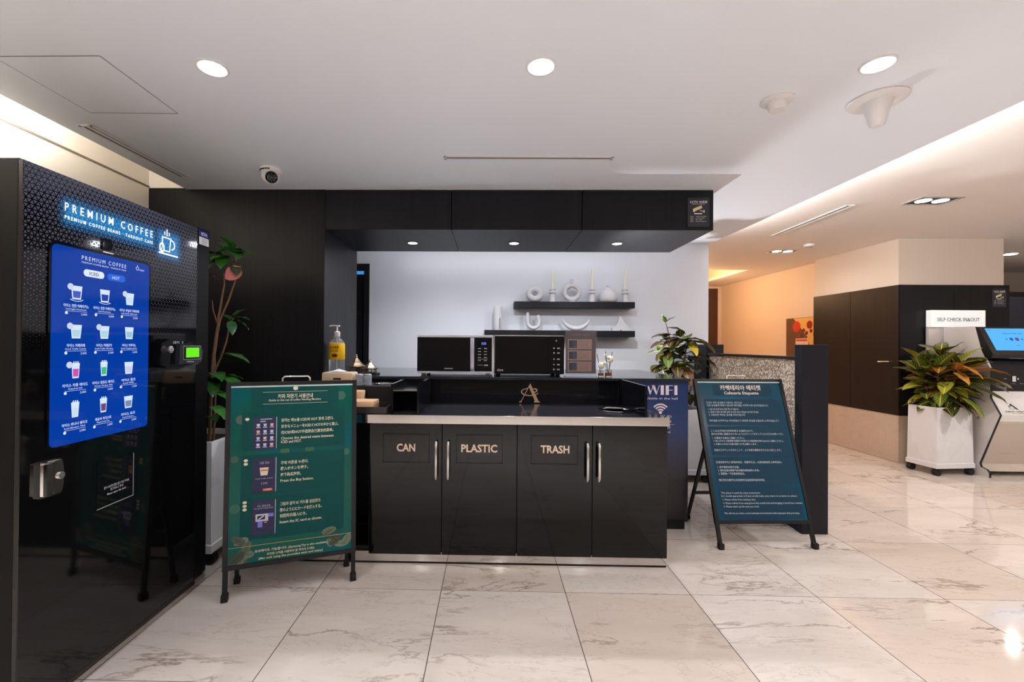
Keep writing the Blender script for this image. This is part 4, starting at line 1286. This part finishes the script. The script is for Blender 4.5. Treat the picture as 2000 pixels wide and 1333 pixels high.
for (v0, v1, kind) in ((.743, .908, 0), (.521, .697, 1), (.306, .481, 2)):
    k = MB(srgb(58, 58, 88)); k.rect(pl, .128, .238, v0, v1, .0014); k.col = srgb(206, 220, 230); k.rect(pl, .2365, .239, v0, v1, .0016)
    if kind == 0:
        k.col = srgb(206, 206, 226)
        k.rect(pl, .160, .215, v1 - .012, v1 - .008, .0016); k.rect(pl, .160, .185, v1 - .024, v1 - .019, .0016)
        for r_ in range(4):
            for c_ in range(3):
                u, v = .151 + c_ * .032, v1 - .045 - r_ * .034
                k.col = (srgb(220, 220, 236), srgb(200, 206, 236), srgb(226, 196, 190))[(r_ * 2 + c_) % 3]
                k.poly(pl, [(u - .006, v - .002), (u + .006, v - .002), (u + .008, v + .012), (u - .008, v + .012)], .0016); k.rect(pl, u - .010, u + .010, v - .009, v - .005, .0016)
    elif kind == 1:
        k.col = srgb(236, 214, 196); k.poly(pl, [(.166, .608), (.198, .608), (.203, .648), (.161, .648)], .0016); k.col = srgb(206, 140, 96); k.rect(pl, .166, .199, .630, .638, .0018)
        k.col = srgb(200, 200, 220); k.text(pl, '상품 정보', .183, .672, .014, .045, 'C', 0, .0016); k.text(pl, 'Iced Cafe Latte', .183, .593, .009, .08, 'C', 0, .0016); k.text(pl, '2,500', .183, .568, .014, .03, 'C', 0, .0016)
        k.col = srgb(230, 120, 80); k.rect(pl, .178, .222, .528, .540, .0016); k.col = srgb(250, 230, 210); k.text(pl, '구매', .200, .534, .010, .02, 'C', 0, .0018)
    else:
        k.col = srgb(206, 206, 224); k.text(pl, '카드 결제 안내', .183, .452, .013, .06, 'C', 0, .0016); k.text(pl, '아래 그림과 같이 카드를 넣어주세요', .183, .440, .008, .09, 'C', 0, .0016)
        k.rect(pl, .146, .205, .375, .412, .0016); k.col = srgb(50, 50, 60); k.rect(pl, .154, .190, .384, .404, .0018); k.col = srgb(230, 230, 236); k.line(pl, .160, .386, .184, .402, .005, .0020)
        k.col = srgb(130, 130, 226); k.rect(pl, .206, .230, .395, .412, .0016); k.rect(pl, .156, .178, .345, .374, .0016); k.col = srgb(220, 150, 120); k.rect(pl, .186, .200, .366, .371, .0018)
    k.build('step_picture', M_PRINT, po, None, True)

TEAL = poster_paper('teal_poster_print', (24, 84, 104), (28, 76, 98), (34, 66, 90), (18, 96, 116))
t, pl, po = a_sign('folding_sign', 'teal folding sign headed Cafeteria Etiquette beside the dark partition pillar', (1.467, 2.819, 0), math.atan2(.029, .63), .640, .33, 1.05, .49,
                   {'paper': TEAL, 'handle': (.247, .386)})
for u0, u1, a, c_ in ((.127, .549, .990, 1.076), (.050, .600, .787, .966), (.050, .600, .583, .776), (.050, .600, .388, .570), (.050, .600, .180, .376)):
    MB(srgb(26, 62, 84)).rect(pl, u0, u1, a, c_, .0010).build('text_panel', M_PRINT, po, None, True)
k = MB(srgb(236, 222, 206))
T = lambda v, s, u, w, sz=.017, bold=.0: k.text(pl, s, u, v, sz, w, 'L', bold, .0016)
T(1.049, '카페테리아 에티켓', .182, .293, .040, .025); T(1.012, 'Cafeteria Etiquette', .205, .248, .028, .02)
k.build('heading', M_PRINT, po, None, True)
paras = ((.942, '이곳은 여러 손님들이 이용하는 공간으로', .065, .255), (.923, '다른 손님들께 피해가 없도록 에티켓을 지켜주시면 감사하겠습니다.', .065, .44), (.896, '1. 소음 나지 않게 의자는 들어 주시기 바랍니다.', .070, .22), (.876, '2. 냄새가 심한 음식물 섭취 및 외부 음식 반입은 삼가해 주세요.', .070, .36), (.856, '3. 사용하신 자리는 정리를 부탁드립니다.', .070, .26), (.816, '에티켓을 지켜주시는 여러분들과 더 쾌적한 환경을 만들도록 노력하겠습니다.', .068, .492),
                   (.746, 'ここはお客様が共同利用する場所なので、', .066, .30), (.725, '他のお客様に迷惑をかけないようエチケットを守っていただければ幸いです。', .066, .506), (.698, '1. お電話やお話はご遠慮ください。', .071, .22), (.678, '2. 臭いがひどい飲食物の摂取や外部からの飲食物の持ち込みはご遠慮ください。', .073, .49), (.657, '3. お使いいただいた席の後片づけをお願いします。', .073, .30), (.617, '皆様がエチケットを守ることで、より快適な環境を作るために努力します。', .070, .465),
                   (.537, '这里是很多客人使用的地方，请遵守礼仪，以免给其他客人带来损失。', .067, .454), (.505, '1. 请不要移动椅子位置。', .072, .15), (.484, '2. 请勿在室内用餐气味浓重的食物或带入外食。', .072, .284), (.463, '3. 请整理一下您使用的座位。', .072, .18), (.422, '我们将为遵守礼仪的顾客创造更舒适的环境。', .068, .313),
                   (.342, 'The place is used by many customers.', .069, .265), (.322, 'So I would appreciate it if you would make sure there is no harm to others.', .066, .513), (.300, '1. Please refrain from making a fuss.', .073, .22), (.278, '2. Please refrain from eating food that smells bad and bringing in food from outside.', .073, .530), (.257, '3. Please clean up the seat you used.', .073, .235), (.216, 'We will try to create a more pleasant environment with etiquette that you keep.', .069, .502))
for top, low in ((1., .79), (.79, .58), (.58, .38), (.38, .0)):
    k = MB(srgb(206, 212, 220))
    for v, s, u, w in paras:
        if low < v < top:
            T(v, s, u, w, .0152, .004)
    k.build('paragraph', M_PRINT, po, None, True)

# ------------------------------------------------------------------ low partition with dark pillars
t = thing('low_partition', 'low partition of speckled bronze panel between two dark pillars', 'partition', (2.25, 3.9, 0))
M_PILL = mat('dark_navy_pillar_laminate', (31, 31, 39), .4, var=.08, spec=.25)
MB().box(2.160, 2.340, 3.068, 3.142, 0, 1.313, .002).build('pillar', M_PILL, t)
MB().box(2.160, 2.330, 4.41, 4.674, 0, 1.313, .002).build('pillar', M_PILL, t)
MB().box(2.185, 2.205, 3.142, 4.41, .10, 1.200).build('speckled_panel', M_SPECK, t)
MB().box(2.165, 2.215, 3.142, 4.41, 1.203, 1.228, .002).build('cap_rail', M_BLACK, t)
MB().box(2.168, 2.215, 3.142, 4.41, 0, .10).build('kick_rail', M_PILL, t)


# ------------------------------------------------------------------ plants
class Leaves:
    def __init__(self):
        self.v = []; self.f = []; self.uv = []; self.col = []

    def leaf(self, base, d, L, W, bend, col, vein=.8, roll=0., nseg=7, point=1.):
        d = Vector(d).normalized()
        side = d.cross(Vector((0, 0, 1)))
        if side.length < .05:
            side = Vector((1, 0, 0))
        side.normalize()
        side = Matrix.Rotation(roll, 3, d) @ side
        nrm = side.cross(d).normalized()
        b0 = len(self.v); p = Vector(base); cur = d.copy()
        for i in range(nseg + 1):
            s = i / nseg
            w = W * .5 * (math.sin(PI * min(1, s ** .8)) ** .75 if 0 < s < 1 else 0.) * (1 - .15 * s)
            w = max(w, .0008)
            up = side.cross(cur).normalized()
            for k_ in (-1, 0, 1):
                self.v.append(tuple(p + side * w * k_ + up * (abs(k_) * w * .28 + .0035 * math.sin(s * 16 + k_))))
            if i < nseg:
                cur = (Matrix.Rotation(-bend / nseg, 3, side) @ cur).normalized()
                p = p + cur * L / nseg
        for i in range(nseg):
            for k_ in (0, 1):
                a = b0 + i * 3 + k_
                self.f.append((a, a + 1, a + 4, a + 3))
                s0, s1 = i / nseg, (i + 1) / nseg
                self.uv += [(k_ - 1, s0), (k_, s0), (k_, s1), (k_ - 1, s1)]
                self.col += [(*col, vein)] * 4

    def build(self, name, material, parent):
        me = bpy.data.meshes.new(name)
        me.from_pydata(self.v, [], self.f)
        u = me.uv_layers.new(name='UVMap')
        u.data.foreach_set('uv', [x for q in self.uv for x in q])
        ca = me.color_attributes.new('Col', 'FLOAT_COLOR', 'CORNER')
        ca.data.foreach_set('color', [x for q in self.col for x in q])
        me.polygons.foreach_set('use_smooth', [True] * len(me.polygons))
        me.transform(wmat(parent).inverted())
        me.materials.append(material)
        o = bpy.data.objects.new(name, me); COL.objects.link(o); o.parent = parent
        return o


def planter(label, loc, rz, sx, sy, h, flare=.02):
    """tapering white box on castors; returns its Empty"""
    t = thing('potted_plant', label, 'plant', loc, rz, 'plants in white wheeled planters')
    zb = .075
    b = MB()
    def ring(k, z):
        return [(-sx / 2 * k, -sy / 2 * k, z), (sx / 2 * k, -sy / 2 * k, z), (sx / 2 * k, sy / 2 * k, z), (-sx / 2 * k, sy / 2 * k, z)]
    rings = [ring(.98, zb), ring(.98, zb + .045), ring(.94, zb + .05), ring(.90, h), ring(.83, h), ring(.83, h - .04)]
    vs = [p for r_ in rings for p in r_]
    fs = [(3, 2, 1, 0)]
    for i in range(len(rings) - 1):
        for j in range(4):
            fs.append((i * 4 + j, i * 4 + (j + 1) % 4, (i + 1) * 4 + (j + 1) % 4, (i + 1) * 4 + j))
    b.add(vs, fs); b.build('planter', M_PLANTER, t, None, True)
    MB().box(-sx * .415, sx * .415, -sy * .415, sy * .415, h - .06, h - .035).build('soil', M_SOIL, t, None, True)
    for qx in (-1, 1):
        for qy in (-1, 1):
            b = MB(); M = Matrix.Translation((qx * sx * .42, qy * sy * .40, .035)) @ Matrix.Rotation(R(90), 4, 'X')
            b.lathe([(.020, -.024), (.034, -.022), (.034, .022), (.020, .024)], n=20, M=M)
            b.box(qx * sx * .42 - .012, qx * sx * .42 + .012, qy * sy * .40 - .03, qy * sy * .40 + .03, .055, zb)
            b.build('castor', M_RUBBER, t, 40, True)
    return t


G1, G2, G3 = srgb(34, 66, 26), srgb(58, 92, 32), srgb(24, 50, 26)
Y1, O1, RD = srgb(140, 140, 44), srgb(196, 110, 50), srgb(134, 44, 32)

# bushy croton by the kiosk
t = planter('bushy croton with yellow and orange leaves in a white planter beside the kiosk', (4.70, 4.66, 0), R(7), .45, .30, .69)
random.seed(21); lv = Leaves(); st = MB()
cx, cy, z0 = 4.72, 4.66, .66
for s in range(7):
    a = 2 * PI * s / 7 + .3; r_ = .0 if s == 0 else .20
    hh = (.60, .42, .50, .40, .44, .48, .46)[s]
    tip = Vector((cx + r_ * math.cos(a), cy + r_ * .7 * math.sin(a), z0 + hh))
    base = Vector((cx + .04 * math.cos(a), cy + .03 * math.sin(a), z0 - .03))
    mid = base.lerp(tip, .5) + Vector((.02 * math.cos(a), .02 * math.sin(a), .03))
    st.tube([base, mid, tip], [.012, .010, .006], 7)
    nl = 38
    for i in range(nl):
        f_ = i / nl
        p = base.lerp(mid, f_ * 2) if f_ < .5 else mid.lerp(tip, f_ * 2 - 1)
        if f_ < .15:
            continue
        az = i * 2.4 + s
        el = R(-12 + 70 * max(0, f_ - .25) / .75)
        d = Vector((math.cos(az) * math.cos(el), math.sin(az) * math.cos(el), math.sin(el)))
        L_ = random.uniform(.17, .26)
        q_ = p + d * L_
        if q_.y > 4.90 or (q_.x > 4.96 and q_.y > 4.36):
            # tucked against the column or the kiosk: turn the leaf forward
            d = Vector((d.x * .5, -abs(d.y) - .5, d.z)).normalized(); q_ = p + d * L_
            if q_.x > 4.96 and q_.y > 4.36:
                L_ *= .6
        c_ = random.choice((G1, G1, G2, G2, G3, Y1, Y1, O1 if f_ < .85 else G2, RD if f_ < .7 else G1))
        lv.leaf(p, d, L_, L_ * random.uniform(.46, .60), R(random.uniform(15, 55)), c_, random.uniform(.55, 1.), random.uniform(-.6, .6))
for (p, d, L_, c_) in (((4.76, 4.46, 1.00), (.95, -.35, .02), .36, srgb(150, 120, 60)), ((4.78, 4.46, 1.08), (.9, -.45, .15), .30, O1), ((4.74, 4.46, .92), (.9, -.5, -.2), .34, G2), ((4.80, 4.46, .98), (.9, -.4, -.1), .30, G3),
                       ((4.60, 4.55, 1.10), (-.7, -.6, .05), .24, RD), ((4.70, 4.48, 1.12), (.35, -.9, -.3), .22, O1), ((4.66, 4.48, 1.05), (-.1, -.9, -.3), .20, O1), ((4.62, 4.50, .95), (-.8, -.6, -.15), .26, Y1), ((4.70, 4.45, .80), (.3, -.8, -.55), .26, G2), ((4.58, 4.52, .85), (-.7, -.6, -.3), .24, G2)):
    lv.leaf(p, d, L_, L_ * .48, R(30), c_, .9)
lv.build('foliage', M_LEAF, t); st.build('stems', M_STEM, t, 40)

# croton behind the bar end
t = planter('tall croton with dark red and yellow leaves behind the bar end', (1.87, 4.34, 0), 0, .43, .36, .69)
random.seed(4); lv = Leaves(); st = MB()
cx, cy, z0 = 1.86, 4.33, .66
def branch(pts, r0, r1):
    st.tube(pts, [r0 + (r1 - r0) * i / (len(pts) - 1) for i in range(len(pts))], 7)
branch([(cx - .05, cy, z0 - .03), (1.80, cy - .01, 1.0), (1.77, cy - .02, 1.30), (1.715, cy - .02, 1.52)], .011, .004)
branch([(cx, cy, z0 - .03), (1.88, cy, 1.05), (1.94, cy + .01, 1.33)], .010, .005)
branch([(cx + .04, cy, z0 - .03), (1.98, cy - .02, .95), (2.03, cy - .03, 1.16)], .010, .005)
branch([(cx - .04, cy, z0 - .03), (1.74, cy - .03, .95), (1.64, cy - .04, 1.14)], .010, .005)
MAR, DG, LG = srgb(66, 28, 30), srgb(36, 66, 34), srgb(86, 118, 44)
fixed = (((1.712, 4.31, 1.52), (-.35, -.2, .85), .10, LG, 20), ((1.715, 4.31, 1.53), (.6, -.3, .55), .10, MAR, 20), ((1.725, 4.31, 1.47), (1, -.2, .12), .19, srgb(120, 104, 52), 45),
         ((1.74, 4.31, 1.40), (-1, -.2, .12), .19, MAR, 30), ((1.75, 4.31, 1.33), (-1, -.3, .1), .23, srgb(104, 48, 46), 40), ((1.76, 4.30, 1.27), (-.55, -.6, -.5), .17, srgb(50, 24, 26), 30),
         ((1.90, 4.32, 1.36), (.9, -.2, .2), .20, srgb(70, 112, 56), 35), ((1.85, 4.30, 1.38), (-.2, -.5, .5), .16, DG, 30), ((1.94, 4.32, 1.32), (.15, -.8, -.4), .18, srgb(206, 176, 34), 30),
         ((1.95, 4.33, 1.33), (1, -.2, .35), .30, srgb(190, 158, 60), 85), ((1.95, 4.33, 1.24), (1, -.4, -.2), .30, srgb(96, 52, 40), 40), ((1.88, 4.31, 1.18), (1, -.5, -.05), .30, srgb(74, 44, 36), 40),
         ((1.80, 4.30, 1.15), (-1, -.4, -.2), .20, DG, 35), ((1.74, 4.29, 1.06), (-1, -.3, .15), .18, DG, 40), ((1.82, 4.30, 1.12), (-.3, -.9, -.35), .22, MAR, 40), ((1.86, 4.30, 1.10), (.2, -.9, -.6), .24, srgb(112, 42, 34), 30),
         ((2.0, 4.30, .98), (.7, -.7, .1), .15, srgb(120, 176, 40), 40), ((1.98, 4.30, .90), (.5, -.8, -.2), .18, srgb(96, 150, 60), 40))
for p, d, L_, c_, bd in fixed:
    lv.leaf(p, d, L_, L_ * .55, R(bd), c_, .55)
for i in range(105):
    p = Vector((random.uniform(1.66, 2.0), random.uniform(4.27, 4.40), random.uniform(1.00, 1.40) if i % 5 else random.uniform(.78, 1.0)))
    p.x += (p.z - 1.2) * random.uniform(-.25, .1)
    az = random.uniform(0, 2 * PI); el = R(random.uniform(-25, 50))
    d = Vector((math.cos(az) * math.cos(el), math.sin(az) * math.cos(el) * .7, math.sin(el)))
    L_ = random.uniform(.13, .20)
    if p.x + d.x * L_ > 2.10 or p.y + d.y * L_ > 4.66 or p.y + d.y * L_ < 4.10:
        L_ *= .65
    lv.leaf(p, d, L_, L_ * .55, R(random.uniform(20, 60)), random.choice((DG, DG, LG, srgb(48, 84, 40), MAR, MAR, srgb(52, 26, 28), srgb(70, 100, 40))), random.uniform(.2, .7))
lv.build('foliage', M_LEAF, t); st.build('stems', M_STEM, t, 40)

# leggy plant by the coffee machine
t = planter('tall leggy plant with bare stems and a pink leaf beside the coffee machine', (-1.80, 2.72, 0), 0, .40, .46, .715)
lv = Leaves(); st = MB(); Y = 2.70
S = lambda pts, r0, r1: st.tube(pts, [.7 * r0 + .7 * (r1 - r0) * i / (len(pts) - 1) for i in range(len(pts))], 8)
S([(-1.755, Y, .66), (-1.748, Y, .95), (-1.735, Y, 1.20), (-1.715, Y, 1.36), (-1.70, Y, 1.44)], .015, .013)
S([(-1.742, Y + .02, .66), (-1.728, Y + .01, 1.0), (-1.73, Y, 1.22), (-1.705, Y, 1.42)], .011, .009)
S([(-1.712, Y, 1.42), (-1.692, Y, 1.54), (-1.672, Y, 1.66), (-1.662, Y - .02, 1.73)], .010, .006)
S([(-1.700, Y, 1.43), (-1.645, Y, 1.56), (-1.598, Y - .01, 1.68), (-1.588, Y - .02, 1.80), (-1.585, Y - .02, 1.86)], .009, .005)
S([(-1.715, Y, 1.42), (-1.735, Y - .01, 1.50), (-1.748, Y, 1.56)], .006, .004)
S([(-1.69, Y, 1.20), (-1.655, Y, 1.30), (-1.632, Y - .01, 1.40), (-1.60, Y - .02, 1.45)], .008, .005)
S([(-1.735, Y, 1.10), (-1.69, Y, 1.20)], .008, .008)
GG, GD, PK = srgb(52, 124, 34), srgb(30, 76, 28), srgb(222, 120, 120)
for p, d, L_, w, c_, bd, vn in (
        ((-1.66, 2.68, 1.84), (-.9, -.3, .25), .13, .07, GG, 30, .2), ((-1.66, 2.68, 1.84), (.3, -.8, -.35), .15, .085, GG, 40, .2), ((-1.665, 2.68, 1.83), (-.5, -.7, -.5), .13, .08, GG, 30, .2),
        ((-1.655, 2.68, 1.85), (-.3, .1, .9), .10, .06, GG, 30, .2), ((-1.60, 2.68, 1.88), (-.2, -.5, .55), .11, .075, GG, 30, .2), ((-1.595, 2.68, 1.87), (1, -.25, .1), .16, .075, GG, 40, .2),
        ((-1.595, 2.68, 1.86), (.6, -.7, -.1), .13, .08, GG, 40, .2), ((-1.60, 2.68, 1.87), (-.8, -.5, .0), .11, .07, GG, 30, .2), ((-1.585, 2.67, 1.80), (.35, -.5, -.8), .12, .075, srgb(70, 74, 60), 10, .2),
        ((-1.64, 2.67, 1.82), (-.2, -.9, .1), .13, .085, GG, 40, .2), ((-1.62, 2.67, 1.86), (.2, -.8, .4), .12, .08, srgb(60, 130, 40), 40, .2), ((-1.60, 2.67, 1.85), (.9, -.5, .25), .13, .07, srgb(60, 130, 40), 35, .2), ((-1.67, 2.67, 1.82), (-.9, -.5, .0), .13, .075, GG, 35, .2),
        ((-1.545, 2.66, 1.765), (-.5, -.45, -.7), .13, .09, PK, 25, .0), ((-1.69, 2.68, 1.68), (-.75, -.3, .7), .10, .03, srgb(190, 60, 84), 10, .0), ((-1.755, 2.68, 1.80), (-.9, -.2, .3), .09, .018, srgb(200, 176, 140), 10, 0),
        ((-1.60, 2.68, 1.45), (1, -.3, .2), .13, .055, srgb(30, 80, 44), 30, .1), ((-1.61, 2.67, 1.43), (.5, -.6, -.6), .11, .06, srgb(40, 104, 60), 30, .1), ((-1.60, 2.68, 1.46), (.2, .5, .6), .10, .05, GD, 30, .1), ((-1.62, 2.68, 1.44), (-.6, .4, .5), .10, .05, GD, 30, .1), ((-1.59, 2.68, 1.44), (.8, .2, -.3), .10, .05, GD, 30, .1),
        ((-1.69, 2.68, 1.22), (1, -.25, .16), .24, .085, srgb(50, 96, 40), 35, .5), ((-1.73, 2.68, 1.21), (-.5, -.6, .2), .07, .05, srgb(56, 90, 50), 30, .1),
        ((-1.73, 2.67, 1.10), (.75, -.6, .25), .19, .10, srgb(34, 96, 32), 45, .2), ((-1.72, 2.67, 1.08), (.5, -.75, -.2), .19, .10, srgb(30, 86, 30), 40, .2), ((-1.70, 2.67, 1.09), (1, -.3, .0), .26, .10, srgb(40, 100, 34), 45, .3), ((-1.72, 2.67, 1.09), (-.4, -.8, .1), .14, .08, GD, 40, .2), ((-1.70, 2.68, 1.08), (.9, .3, .3), .15, .08, GD, 40, .2),
        ((-1.735, 2.66, 1.00), (.4, -.7, .3), .11, .06, srgb(176, 206, 40), 40, .1), ((-1.72, 2.67, .99), (.9, -.4, .1), .16, .07, GG, 40, .2), ((-1.72, 2.67, .90), (.8, -.5, .0), .17, .08, srgb(60, 126, 50), 40, .3), ((-1.73, 2.67, .84), (.6, -.6, .2), .14, .07, GD, 40, .2)):
    lv.leaf(p, d, L_, w, R(bd), c_, vn, R(90) if c_ == PK else 0.)
lv.build('foliage', M_LEAFG, t); st.build('stems', M_STEM, t, 40)

# ------------------------------------------------------------------ self check-in kiosk
t = thing('check_in_kiosk', 'self check-in kiosk with a blue slanted screen and lit sign', 'kiosk', (5.3, 4.7, 0))
pside = P((4.988, 0, 0), (0, -1, 0), (0, 0, 1))                     # seen from the left; u = -y
M_KW = mat('kiosk_white_laminate', (214, 206, 202), .35); M_KB = mat('kiosk_beige_laminate', (198, 186, 172), .4)
prof = [(-4.90, 0), (-4.464, 0), (-4.464, .046), (-4.486, .075), (-4.541, .09), (-4.551, .124), (-4.372, .639), (-4.455, .80), (-4.455, 1.10), (-4.50, 1.20), (-4.53, 1.27), (-4.59, 1.52), (-4.90, 1.52)]
MB().prism(pside, prof, -.018, 0).build('side_panel', M_KW, t)
e = MB()
for a, c_ in zip(prof[1:8], prof[2:9]):
    y0, z_0, y1, z_1 = -a[0], a[1], -c_[0], c_[1]
    e.add([(4.986, y0 - .003, z_0), (5.008, y0 - .003, z_0), (5.008, y1 - .003, z_1), (4.986, y1 - .003, z_1)], [(0, 1, 2, 3)])
e.build('side_edge_band', M_BLACKM, t)
e = MB()
for y, z in ((4.555, .585), (4.70, .30)):
    e.lathe([(.014, 0), (.012, .005), (.0001, .005)], n=14, M=Matrix.Translation((4.988, y, z)) @ Matrix.Rotation(R(-90), 4, 'Y'))
e.build('side_bolt', M_CHROME, t, 40)
body = P((0, 0, 0), (0, -1, 0), (0, 0, 1))
low = [(-4.89, .05), (-4.52, .05), (-4.545, .12), (-4.40, .56), (-4.40, .57), (-4.89, .57)]
MB().prism(P((5.010, 0, 0), (0, -1, 0), (0, 0, 1)), low, -.70, 0).build('lower_body', M_KB, t)
up = [(-4.89, .572), (-4.398, .572), (-4.385, .64), (-4.462, .80), (-4.462, .868), (-4.89, .868)]
uw = MB().prism(P((5.010, 0, 0), (0, -1, 0), (0, 0, 1)), up, -.70, 0).build('upper_panel', mat('kiosk_gloss_white', (232, 228, 226), .3), t)
pk = P((5.01, 4.452, 0), (1, 0, 0), (0, 0, 1))
k = MB(srgb(40, 40, 42))
pf = P((5.01, 4.378, .60), (1, 0, 0), (0, .075, .16))
k.poly(pf, [(.125, .105), (.145, .155), (.153, .155), (.205, .095), (.188, .095), (.146, .142)], .012)
k.arc(pf, .15, .12, .03, .004, R(60), R(330), .012, 20, .7)
k.text(pf, 'NEW VISION', .068, .075, .022, .22, 'L', .01, .012); k.text(pf, 'HOTEL & RESIDENCE', .12, .056, .011, .15, 'L', 0, .012)
k.build('emblem', M_PRINT, uw)
k = MB(srgb(120, 112, 106)); pf2 = P((5.01, 4.536, .12), (1, 0, 0), (0, -.145, .44)); k.text(pf2, 'www.newvisionhotel.com', .10, .13, .014, .16, 'L', 0, .009); k.build('web_lettering', M_PRINT, t)
MB().prism(P((5.006, 0, 0), (0, -1, 0), (0, 0, 1)), [(-4.88, .87), (-4.455, .87), (-4.452, 1.10), (-4.52, 1.19), (-4.88, 1.19)], -.705, 0).build('card_module', M_BLACK, t)
pm = P((5.0, 4.452, 0), (1, 0, 0), (0, 0, 1))
k = MB(srgb(216, 216, 216)); k.rect(pm, .20, .235, .965, 1.02, .003); k.rect(pm, .12, .14, .99, .995, .003); k.rect(pm, .25, .262, .985, 1.0, .003)
for u in (.03, .11, .19, .27):
    k.text(pm, '카드', u, .945, .010, .04, 'L', 0, .003)
k.arc(pm, .135, .905, .009, .003, 0, 2 * PI, .003, 14); k.text(pm, 'OASIS', .155, .905, .014, .04, 'L', 0, .003); k.build('slot_lettering', M_PRINT, t)
MB().prism(P((4.99, 0, 0), (0, -1, 0), (0, 0, 1)), [(-4.60, 1.20), (-4.445, 1.20), (-4.43, 1.235), (-4.565, 1.515), (-4.66, 1.515)], -.72, 0).build('screen_head', M_BLACK, t)
dv = Vector((0, .135, .28)).normalized()
ps = P((4.99, 4.43, 1.235), (1, 0, 0), dv)
ks = MB().rect(ps, .055, .68, .045, .292, .001).build('touch_screen', mat('lit_cyan_screen', (4, 8, 12), .1, emit=(88, 186, 255), estr=1.), t)
k = MB(srgb(20, 60, 110)); k.text(ps, 'Welcome to New Vision', .20, .235, .016, .20, 'L', .01, .002); k.text(ps, 'HOME', .075, .272, .012, .03, 'L', 0, .002); k.text(ps, '2024', .275, .10, .012, .04, 'L', 0, .002)
for u, r_, c_ in ((.215, .008, (30, 110, 180)), (.262, .018, (30, 100, 190)), (.318, .02, (110, 70, 140)), (.368, .008, (40, 90, 170))):
    k.col = srgb(*c_); k.disc(ps, u, .17, r_, .002, 16)
k.build('screen_graphics', M_SCRP, ks)
MB().box(4.848, 5.434, 4.925, 4.955, 0, 1.52).build('back_board', M_KW, t)
lb = MB().box(4.848, 5.434, 4.895, 4.955, 1.525, 1.712, .003).build('lit_sign_box', mat('backlit_white_acrylic', (230, 230, 230), .3, emit=(240, 238, 236), estr=.5), t)
MB(srgb(30, 30, 30)).text(P((4.848, 4.895, 1.525), (1, 0, 0), (0, 0, 1)), 'SELF CHECK IN&OUT', .062, .085, .056, .46, 'L', .004, .002).build('sign_lettering', M_PRINT, lb)

# fruit-printed vending cabinet in the corridor
t = thing('corridor_vending_cabinet', 'brown cabinet with a pomegranate picture against the orange-lit corridor wall', 'vending machine', (4.71, 6.75, 0))
MB().box(4.685, 4.717, 6.29, 7.01, .0, 1.735).build('body', mat('brown_cabinet', (104, 70, 48), .4, var=.2, vscale=5), t)
pl = P((4.685, 0, 0), (0, -1, 0), (0, 0, 1))
k = MB(srgb(232, 176, 96)); k.poly(pl, [(-6.84, 1.73), (-6.275, 1.73), (-6.275, 1.0), (-6.42, 1.0), (-6.55, 1.45)], .002)
k.col = srgb(206, 66, 40); k.disc(pl, -6.77, 1.60, .085, .003, 22); k.col = srgb(150, 40, 34); k.disc(pl, -6.50, 1.62, .06, .003, 18); k.disc(pl, -6.35, 1.58, .05, .003, 18)
k.col = srgb(120, 44, 40)
for u, v in ((-6.62, 1.54), (-6.56, 1.50), (-6.47, 1.53), (-6.66, 1.47), (-6.40, 1.48)):
    k.disc(pl, u, v, .03, .003, 12)
k.build('fruit_print', M_PRINT, t)
k = MB(srgb(246, 220, 200)); k.rect(pl, -6.79, -6.53, 1.22, 1.42, .004); k.col = srgb(216, 90, 70); k.rect(pl, -6.78, -6.54, 1.375, 1.41, .005)
k.col = srgb(180, 140, 120)
for i in range(4):
    k.rect(pl, -6.77, -6.56, 1.345 - i * .03, 1.352 - i * .03, .005)
k.build('notice', M_PRINT, t)
